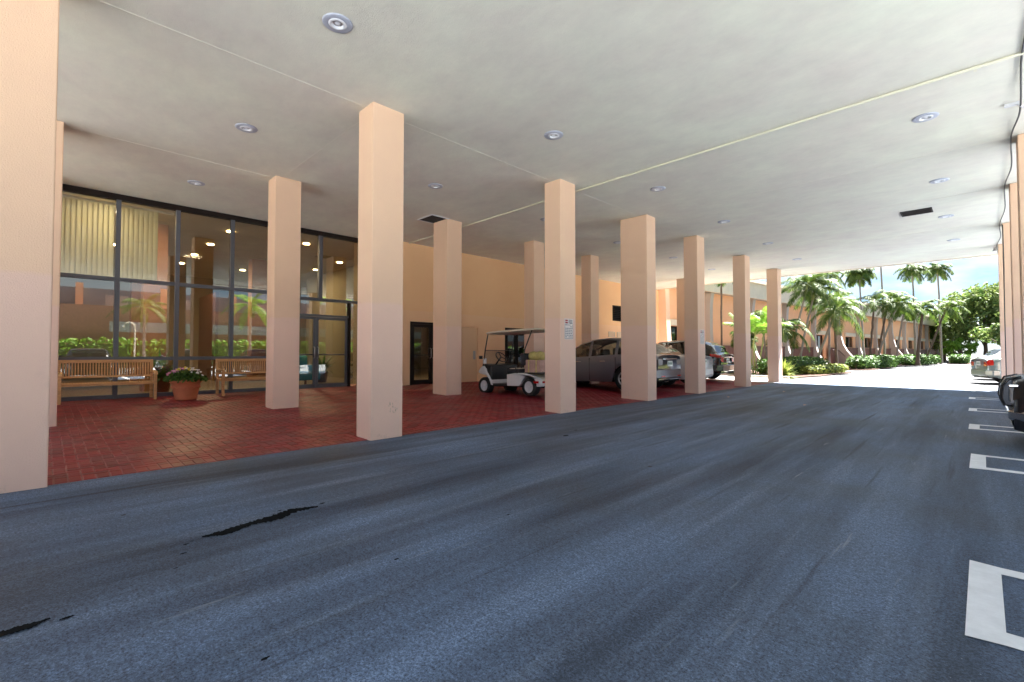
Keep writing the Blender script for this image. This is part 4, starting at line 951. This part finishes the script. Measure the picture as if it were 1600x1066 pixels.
m.box(-.3, 0, prev, Lb, -.05, 5.0)
m.build('wall', 'peach_far', an)
ab('back_room', 'interior_wall', -6, -5.8, 0, Lb, 0, 5.0); ab('back_floor', 'interior_floor', -5.8, -.3, 0.2, Lb, .2, .5)
ab('end_wall', 'peach_far', -14, -.3, Lb - .3, Lb, 0, 5.0)
ab('roof', 'pale_stucco', -14, .6, -.1, Lb + .2, 5.0, 5.15)
ab('fascia', 'cream_trim',   .44, .62, -.1, Lb + .2, 4.962, 6.0); ab('cornice', 'cream_trim', .4, .76, -.15, Lb + .25, 6.002, 6.2); ab('parapet', 'pale_stucco', -14, .439, -.1, Lb + .2, 5.16, 6.1)
small = [(0, 0), (1.5, 0), (1.47, .05), (1.2, .22), (.86, .6), (.60, 1.0), (.42, 1.45), (.34, 1.9), (.30, 2.6), (.30, 3.4), (.32, 4.2), (.36, 4.6), (.42, 4.96), (0, 4.96)]
large = [(0, 0), (2.5, 0), (2.47, .05), (1.85, .42), (1.3, .9), (.92, 1.4), (.62, 2.0), (.46, 2.7), (.36, 3.5), (.34, 4.3), (.36, 4.7), (.42, 4.96), (0, 4.96)]
def pm(pr):
    me = MB().prism(pr, -.17, .17, 'y').mesh('buttress', 'pale_stucco'); b = bmesh.new(); b.from_mesh(me); bmesh.ops.recalc_face_normals(b, faces=b.faces); b.to_mesh(me); b.free(); return me
ms_, ml_ = pm(small), pm(large)
me0 = MB().prism([(0, 0), (.95, 0), (.75, .5), (.62, 1.2), (.55, 2), (.48, 3.2), (.44, 4.96), (0, 4.96)], -.12, .25, 'y').build('buttress', 'peach', an); me0.location = (0, .14, 0)
for k, s in enumerate(s_list):
    o = bpy.data.objects.new('buttress', ml_ if k in (4, 7) else ms_); sc.collection.objects.link(o); o.parent = an; o.location = (0, s, 0)
bay = [.25] + s_list
nm = ['behind the grey SUV', 'behind the black SUV', 'seen between the last two drive columns', 'behind the double trunk palm', 'left of the railed steps', 'left of the gap between the hedges', 'right of the gap between the hedges', 'behind the cluster of slender palms', 'behind the long trimmed hedge', 'left of the farthest hedge', 'behind the farthest hedge', 'at the far end of the arcade']
for k in range(12):
    a, b = bay[k] + .25, bay[k + 1] - .22
    if k in (4, 7): a += 2.9
    wp = P0 + Matrix.Rotation(-ANG, 3, 'Z') @ Vector((.16, (a + b) / 2, 0))
    t = thing('board_fence', wp, 'brown board fence panel between two pale buttresses ' + nm[k], 'fence', 'brown fence panels between the buttresses', rz=-ANG)
    hw = (b - a) / 2
    MB().box(-.03, .05, -hw, hw, 1.62, 1.70).build('top_rail', 'fence_brown', t)
    nb = max(4, int(2 * hw / .42)) if k < 7 else 3
    for q in range(nb):
        y0 = -hw + q * 2 * hw / nb; MB().box(-.02, .02 + .004 * (q % 2), y0 + .012, y0 + 2 * hw / nb - .012, .05, 1.62).build('board', 'fence_brown', t)
# steps rail
t = thing('step_railing', P0 + Matrix.Rotation(-ANG, 3, 'Z') @ Vector((2.3, 20.6, 0)), 'thin dark metal railing beside the entrance steps behind the hedge', 'railing', rz=-ANG)
MB().tube([(0, -1.3, 1.45), (0, 0, 1.45), (.0, 1.4, .95)], .03, 6).build('handrail', 'steel_rail', t)
for k in range(12):
    y = -1.3 + k * .24; MB().tube([(0, y, .1), (0, y, 1.45 if y < 0 else 1.45 - .36 * y)], .014, 5).build('baluster', 'steel_rail', t)

# ------------------------------------------------------------------ planting
def bed(name, pts, z=.06): return struct(MB().prism(pts, -.05, z, 'z').build(name, 'mulch'))
bed('planting_bed', [(-13.5, 24.7), (-7.0, 24.7), (-6.4, 25.4), (-5.9, 28.2), (-5.6, 34.4), (-6.6, 35.2), (-11.3, 35.2)])
bed('planting_bed', [(-10.6, 40.0), (-6.2, 40.0), (-5.5, 41), (-5.2, 53.6), (-6, 54.2), (-9.2, 54.2)])
bed('planting_bed', [(-8.2, 57.6), (-4.9, 57.6), (-3.2, 70.2), (-7.2, 70.2)])
bed('planting_bed', [(-2.8, 70.8), (-1.0, 70.8), (-1.0, 77), (-2.8, 77)])
struct(MB().box(-13.5, -6.3, 24.22, 24.40, -.05, .14).build('kerb', 'kerb', None, .02))
def foliage_box(n, dims, size, rr, shell=.75, round_=.5):
    """leaf quads through a rounded box volume centred on x,y with base at z=0"""
    m = MB(); dx, dy, dz = dims
    for i in range(n):
        while True:
            p = Vector((rr.uniform(-1, 1), rr.uniform(-1, 1), rr.uniform(-1, 1)))
            q = max(abs(p.x), abs(p.y), abs(p.z)); e = (abs(p.x) ** 4 + abs(p.y) ** 4 + abs(p.z) ** 4) ** .25
            if e <= 1 and (e > shell or rr.random() < .12): break
        b_ = 1 + .07 * math.sin(p.y * dy * 3.1 + p.z * 4) + .05 * math.sin(p.x * 9)
        c = Vector((p.x * dx / 2 * b_, p.y * dy / 2, (p.z * b_ + 1) * dz / 2)); s_ = size * rr.uniform(.6, 1.3)
        n_ = (Vector((p.x / dx, p.y / dy, p.z / dz)).normalized() + Vector((rr.gauss(0, .6), rr.gauss(0, .6), rr.gauss(0, .6) + .3))).normalized()
        u_ = n_.cross(Vector((rr.gauss(0, 1), rr.gauss(0, 1), rr.gauss(0, 1)))).normalized(); v_ = n_.cross(u_)
        m.quad(c - u_ * s_ * .5, c + v_ * s_, c + u_ * s_ * .5, c - v_ * s_)
    return m
def hedge(name, loc, rz, dims, lm, label, n, size, seed, grp='clipped hedges beside the sunlit road'):
    t = thing(name, loc, label, 'hedge', grp, rz)
    foliage_box(n, dims, size, random.Random(seed)).build('foliage', lm, t, fix=False)
    m = MB()
    for k in range(int(dims[1] / .8)):
        y = -dims[1] / 2 + .4 + k * .8; m.tube([(0, y, 0), (.05, y + .05, dims[2] * .8)], .03, 5)
    m.build('stems', 'trunk_brown', t, fix=False); stuff_ = None
    MB().box(-dims[0] * .30, dims[0] * .30, -dims[1] * .44, dims[1] * .44, .1, dims[2] * .74).build('inner_branches', 'leaf_dark', t, .1)
    return t
hedge('hedge', (-7.6, 30.4, .05), R(-4), (1.5, 9.0, .95), 'leaf_hedge', 'dark green clipped hedge behind the yellow border at the double trunk palm', 5200, .075, 1)
hedge('border_hedge', (-6.35, 31.6, .05), R(-6), (.95, 6.0, .52), 'leaf_yellow', 'low yellow green border hedge at the road edge, in front of the taller hedge', 2600, .07, 2)
hedge('hedge', (-6.1, 47.2, .05), R(-3), (1.7, 13.0, 1.0), 'leaf_hedge', 'long clipped green hedge in the middle of the road side', 5200, .10, 3)
hedge('hedge', (-4.6, 63.6, .05), R(-7), (1.8, 12.0, 1.0), 'leaf_hedge', 'farthest left hedge, in front of the last buttresses', 3600, .13, 4)
hedge('hedge', (-1.9, 73.8, .05), 0, (1.7, 5.8, 1.0), 'leaf_hedge', 'short clipped hedge under the big tree, left of the sunny parked cars', 2200, .13, 5)
# strap leaf bush by the last column
t = thing('strap_leaf_bush', (-6.75, 24.95, .05), 'yellow green strap leaf bush right beside the last drive column', 'bush')
leafy(260, .5, 1.0, 'leaf_yellow', random.Random(4), .03, (.15, 1.5), 4, .9).build('foliage', 'leaf_yellow', t, fix=False)
MB().tube([(0, 0, 0), (0, 0, .1)], .06).build('stem', 'trunk_brown', t)
t = thing('low_shrub', (-8.7, 25.1, .05), 'reddish brown low shrub at the foot of the cluster palm', 'bush')
foliage_box(500, (1.1, 1.5, .6), .07, random.Random(8)).build('foliage', 'leaf_dark', t, fix=False); MB().tube([(0, 0, 0), (0, 0, .3)], .03).build('stem', 'trunk_brown', t)

def palm_crown(nf, Lf, rr, wid=.045, leaf=.42, nl=26, el=(-.4, 1.25), droop=.17, seg=9, ang0=None):
    m = MB(); st = MB()
    for i in range(nf):
        az = 2 * PI * i / nf * 2.4 + rr.uniform(-.25, .25); e = el[0] + (el[1] - el[0]) * ((i + .5) / nf) ** .8 + rr.uniform(-.1, .1)
        L_ = Lf * rr.uniform(.82, 1.1) * (1 if e < .9 else .8); d = Vector((math.cos(az) * math.cos(e), math.sin(az) * math.cos(e), math.sin(e))); p = Vector((0, 0, 0)); pts = [p.copy()]; dirs = [d.copy()]
        for k in range(seg):
            p = p + d * (L_ / seg); d = (d + Vector((0, 0, -droop * (1 + .6 * k / seg)))).normalized(); pts.append(p.copy()); dirs.append(d.copy())
        st.tube(pts, [.028 * Lf / 2.4 * (1 - .8 * k / seg) for k in range(seg + 1)], 4, False)
        side = Vector((-math.sin(az), math.cos(az), 0))
        for q in range(nl):
            f = .14 + .86 * (q + .5) / nl; k = min(seg - 1, int(f * seg)); g = f * seg - k; c = pts[k].lerp(pts[k + 1], g); dd = dirs[k]; up = side.cross(dd).normalized()
            ll = leaf * (math.sin(PI * min(.97, f * .86 + .1)) ** .6) * rr.uniform(.85, 1.1)
            for s in (-1, 1):
                ld = (side * s + dd * (.45 + .5 * f) + up * rr.uniform(.05, .5)).normalized(); mid = c + ld * ll * .55; ld2 = (ld + Vector((0, 0, -.55))).normalized(); tip = mid + ld2 * ll * .5
                wv_ = dd * wid * .5
                m.add([c - wv_ * .6, c + wv_ * .6, mid + wv_, mid - wv_, tip], [(0, 1, 2, 3), (3, 2, 4)], False)
    return m, st
crowns = {}
def palm(base, top, label, kind='royal', r0=.12, r1=.08, seed=1, trunkm='trunk_grey', nf=18, Lf=2.3, shaft=True, leafm='leaf_palm', droop=.17, el=(-.4, 1.25), grp='palms beside the sunlit road', multi=None, name='palm_tree', nl=34, wid=.05, leaf=.52, bend=.35):
    t = thing(name, base, label, 'palm', grp)
    r0 *= .72; r1 *= .72; Lf *= .92; nf = max(8, nf - 2)
    trunks = [(Vector((0, 0, 0)), Vector(top) - Vector(base))] + [(Vector(a), Vector(b)) for a, b in (multi or [])]
    for q, (a, b) in enumerate(trunks):
        rr = random.Random(seed + q * 17); n_ = 12; pts = []; rads = []
        for k in range(n_ + 1):
            f = k / n_; p = a.lerp(b, f); lean = (b - a); p.x = a.x + lean.x * (f ** (1 + bend)); p.y = a.y + lean.y * (f ** (1 + bend)); p += Vector((rr.gauss(0, .012), rr.gauss(0, .012), 0)); pts.append(p); rads.append((r0 * (1.35 if k == 0 else 1)) * (1 - f) + r1 * f)
        MB().tube(pts, rads, 9).build('trunk', trunkm, t, fix=False)
        if shaft:
            d = (pts[-1] - pts[-2]).normalized(); MB().tube([pts[-1] - d * .05, pts[-1] + d * .25, pts[-1] + d * .6], [r1 * 1.25, r1 * 1.35, r1 * .6], 9).build('crownshaft', 'trunk_green', t, fix=False)
            ctr = pts[-1] + d * .5
        else: ctr = pts[-1]
        m, st = palm_crown(nf, Lf, rr, wid, leaf, nl, el, droop)
        o = m.build('fronds', leafm, t, fix=False); o.location = ctr; o2 = st.build('frond_stalks', 'trunk_green', t, fix=False); o2.location = ctr
    return t
palm((-8.05, 31.2, .05), (-7.15, 31.0, 4.6), 'double trunk palm whose wide crown touches the canopy edge', seed=1, r0=.09, r1=.07, Lf=2.1, nf=19, multi=[((.45, .1, 0), (1.1, .6, 4.3))], trunkm='trunk_grey')
palm((-7.3, 33.2, .05), (-6.25, 33.3, 3.3), 'leaning palm with arching fronds drooping over the first hedges', seed=4, r0=.12, r1=.08, Lf=2.5, nf=20, droop=.22, bend=.1)
palm((-6.65, 36.2, .0), (-6.7, 36.0, 3.9), 'straight dark trunk palm just right of the leaning palm', seed=9, r0=.12, r1=.09, Lf=2.0, nf=13, trunkm='trunk_brown')
palm((-6.05, 42.0, .05), (-6.25, 42, 6.6), 'tall thin palm rising above the gap between the hedges', seed=6, r0=.11, r1=.06, Lf=1.5, nf=24, nl=22, droop=.24, wid=.09, leaf=.5)
palm((-6.5, 47.6, .05), (-6.2, 48, 4.9), 'left palm of the slender cluster behind the long hedge', seed=11, r0=.13, r1=.09, Lf=2.6, nf=15, trunkm='trunk_brown', droop=.2)
palm((-6.2, 48.8, .05), (-4.9, 48.6, 4.7), 'right leaning palm of the slender cluster behind the long hedge', seed=12, r0=.12, r1=.09, Lf=2.1, nf=19, droop=.2)
palm((-6.3, 50.2, .05), (-5.6, 50.5, 5.3), 'middle palm of the slender cluster behind the long hedge', seed=13, r0=.12, r1=.09, Lf=2.1, nf=19, trunkm='trunk_brown', droop=.2)
palm((-5.9, 51.0, .05), (-6.1, 51, 10.6), 'very tall palm of which only the thin upper trunk shows at the canopy edge', seed=14, r0=.12, r1=.08, Lf=1.8, nf=12)
palm((-8.9, 45.5, .05), (-8.7, 45.5, 7.2), 'tall palm behind the building front, crown close to the canopy edge', seed=15, r0=.13, r1=.08, Lf=2.0, nf=14, droop=.2)
palm((-4.6, 60.0, .05), (-4.7, 60, 8.8), 'left one of the two tall palms standing free against the sky', seed=16, r0=.14, r1=.09, Lf=1.8, nf=26, nl=24, droop=.22, wid=.07, leaf=.55)
palm((-3.2, 70.0, .05), (-3.35, 70, 10.0), 'right one of the two tall palms standing free against the sky', seed=17, r0=.15, r1=.1, Lf=2.05, nf=26, nl=24, droop=.22, wid=.08, leaf=.6)
palm((-4.3, 57.8, .05), (-3.9, 58, 4.9), 'thick trunk palm in front of the last buttresses', seed=18, r0=.22, r1=.14, Lf=2.2, nf=21, trunkm='trunk_brown', droop=.2, wid=.06)
palm((-4.2, 63.0, .05), (-2.6, 63.2, 5.2), 'palm with a strongly slanting trunk at the end of the arcade', seed=19, r0=.14, r1=.10, Lf=2.2, nf=20, trunkm='trunk_brown', droop=.2, wid=.06, bend=.0)
palm((-5.6, 55, .05), (-5.0, 55.3, 4.8), 'bushy palm between the slender cluster and the tall palms', seed=20, r0=.12, r1=.09, Lf=2.0, nf=20, droop=.2, wid=.06)
palm((-8.5, 26.4, .05), (-8.75, 26.2, 1.9), 'bright green cluster palm with ringed stems between the last two drive columns', seed=21, r0=.055, r1=.045, Lf=1.5, nf=10, leafm='leaf_bright', trunkm='trunk_green', droop=.10, el=(.35, 1.4), multi=[((.25, .15, 0), (.35, .5, 2.1)), ((.12, -.1, 0), (.1, -.3, 1.6))], name='cluster_palm', nl=22, leaf=.40)
palm((-8.15, 28.2, .05), (-7.7, 28.3, 1.9), 'arching green palm just right of the last drive column', seed=22, r0=.09, r1=.07, Lf=1.9, nf=14, leafm='leaf_palm', droop=.27, el=(.0, 1.3), name='cluster_palm', multi=[((-.3, .2, 0), (-.5, .3, 2.5))])
palm((-10.75, 28.0, .05), (-10.7, 28, 5.4), 'bare straight trunk seen between the black SUV and its right column', seed=23, r0=.08, r1=.07, Lf=1.2, nf=8, trunkm='trunk_brown')
palm((-10.3, 29.5, .05), (-10.0, 29.4, 1.7), 'small palm peeking over the roof of the black SUV', seed=24, r0=.07, r1=.06, Lf=1.3, nf=12, droop=.2, name='cluster_palm')

def tree(base, label, cr, seed, th=3.0, name='broadleaf_tree', lm='leaf_tree', clumps=60, per=170, size=.2, grp='trees at the end of the road'):
    t = thing(name, base, label, 'tree', grp); rr = random.Random(seed)
    cx, cy, cz, rx, ry, rz_ = cr
    MB().tube([(0, 0, -.05), (.1, 0, th * .5), (cx * .5, cy * .5, cz)], [.28, .2, .12], 9).build('trunk', 'trunk_brown', t, fix=False)
    m = MB(); lb2 = MB()
    for c in range(clumps):
        while True:
            p = Vector((rr.uniform(-1, 1), rr.uniform(-1, 1), rr.uniform(-1, 1)))
            if .35 < p.length <= 1: break
        cc = Vector((cx + p.x * rx, cy + p.y * ry, cz + p.z * rz_)); r = rr.uniform(.5, 1.15) * min(rx, rz_) * .33
        if c % 4 == 0: lb2.tube([(cx * .3, cy * .3, th * .7), (cx * .5 + cc.x * .3, cc.y * .4, cc.z * .7), cc], [.10, .06, .02], 5)
        for i in range(per):
            d = Vector((rr.gauss(0, 1), rr.gauss(0, 1), rr.gauss(0, .8))).normalized() * r * rr.uniform(.35, 1.0) ** .5; q = cc + d
            n_ = (d.normalized() + Vector((rr.gauss(0, .7), rr.gauss(0, .7), rr.gauss(0, .7) + .4))).normalized(); u_ = n_.cross(Vector((rr.gauss(0, 1), rr.gauss(0, 1), rr.gauss(0, 1)))).normalized(); v_ = n_.cross(u_); s_ = size * rr.uniform(.6, 1.3)
            m.quad(q - u_ * s_ * .5, q + v_ * s_, q + u_ * s_ * .5, q - v_ * s_)
    m.build('crown', lm, t, fix=False); lb2.build('limbs', 'trunk_brown', t, fix=False); return t
tree((0.2, 84, 0), 'big round green tree at the right end of the road, behind the white cars', (0, 0, 5.6, 4.2, 4, 4.0), 1, clumps=75, per=150, size=.24)
tree((5.5, 88, 0), 'tall green tree mostly hidden by the right side columns', (0, 0, 6.4, 4.8, 4, 4.4), 2, clumps=60, per=110, size=.26)
tree((-3.9, 90, 0), 'lower green tree left of the big round tree, behind the last palm', (0, 0, 4.6, 3.2, 3.5, 3.4), 3, clumps=45, per=120, size=.24)
tree((-1.9, 80, 0), 'sunlit yellow green bush under the big tree', (0, 0, 1.9, 1.7, 1.7, 1.4), 4, th=1.2, name='large_bush', lm='leaf_bright', clumps=22, per=110, size=.17)
tree((-7.5, 100, 0), 'hazy tree behind the end of the arcade', (0, 0, 5.2, 4.5, 4, 3.8), 5, clumps=40, per=90, size=.32)
tree((1.6, 62, 0), 'small dark green tree rising behind the parked cars', (0, 0, 3.0, 2.2, 2.0, 2.2), 6, th=1.6, clumps=30, per=110, size=.17)

# ------------------------------------------------------------------ opposite side, seen mirrored in the window wall
op = thing('brick_building', (25, 20, 0), 'low brick building with grey band across the car park, mirrored in the glass', 'building')
def ob(name, m, x0, x1, y0, y1, z0, z1, par=op): return MB().box(x0 - 25, x1 - 25, y0 - 20, y1 - 20, z0, z1).build(name, m, par)
ob('wall', 'brick_far', 25, 33, -30, 60, 0, 5.2); ob('upper_storey', 'grey_far', 29, 40, -30, 60, 5.2, 7.0)
ob('grey_band', 'light_grey_far', 24.9, 24.998, 4, 60, 3.0, 3.9)
for y in range(-4, 50, 6):
    ob('pier', 'peach', 28.7, 28.998, y, y + .5, 5.2, 7.4); ob('window', 'light_grey_far', 28.9, 28.998, y + 2, y + 3.6, 5.4, 6.5)
hd = thing('hedge', (22.5, 20, 0), 'long tall hedge across the car park, mirrored in the glass', 'hedge', rz=0)
foliage_box(9000, (1.6, 62, 2.4), .2, random.Random(31), .8).build('foliage', 'leaf_bright', hd, fix=False); MB().box(-.5, .5, -30, 30, 0, 1.9).build('inner_branches', 'leaf_dark', hd)
palm((18, 5.5, 0), (18.2, 5.5, 4.2), 'palm across the car park, left one mirrored in the glass', seed=41, r0=.16, r1=.1, Lf=2.6, nf=15, grp='palms across the car park')
palm((17, 12.5, 0), (17.2, 12.6, 4.8), 'palm across the car park, middle one mirrored in the glass', seed=42, r0=.16, r1=.1, Lf=2.8, nf=15, grp='palms across the car park', leafm='leaf_bright')
palm((14.5, 18.5, 0), (14.6, 18.6, 5.2), 'palm across the car park, right one mirrored in the glass', seed=43, r0=.16, r1=.1, Lf=2.8, nf=15, grp='palms across the car park', leafm='leaf_bright')
for i, (x, y, lb2_) in enumerate(((20.4, 5.2, 'left one'), (20.4, 9.2, 'right one'))):
    t = thing('post_lamp', (x, y, 0), 'thin hooked cream post before the far hedge, %s of two in the reflection' % lb2_, 'post', 'hooked posts before the far hedge')
    MB().tube([(0, 0, 0), (0, 0, 3.2)] , .05, 8).build('post', 'cream_plastic', t); MB().tube([(0, .35 * (1 - math.cos(a)) * (1 if i else -1), 3.2 - .45 * math.sin(a) * -1) for a in [k * PI / 8 for k in range(9)]], .04, 6).build('hook', 'cream_plastic', t)

rr = random.Random(77)
for i, (x, y, lb3) in enumerate(((-4.35, 16.2, 'dry leaf lying on the asphalt in front of the second to last drive column'), (-4.9, 13.2, 'small dry leaf on the asphalt near the broad column'), (-2.9, 12.4, 'pale dry leaf on the open asphalt in mid drive'))):
    t = MB().add([(-.05, -.012, .006), (0, -.03, .02), (.06, 0, .008), (0, .03, .022), (-.05, .012, .006)], [(0, 1, 2, 3, 4)]); m = MB(); m.add([(-.06, -.012, .006), (0, -.035, .024), (.07, 0, .008), (0, .035, .026), (-.06, .012, .006)], [(0, 1, 2, 3, 4)])
    o = tag(m.build('fallen_leaf', 'box_pink', None, fix=False), lb3, 'leaf', 'dry leaves on the asphalt'); o.location = (x, y, .001); o.rotation_euler = (0, 0, rr.uniform(0, 6))
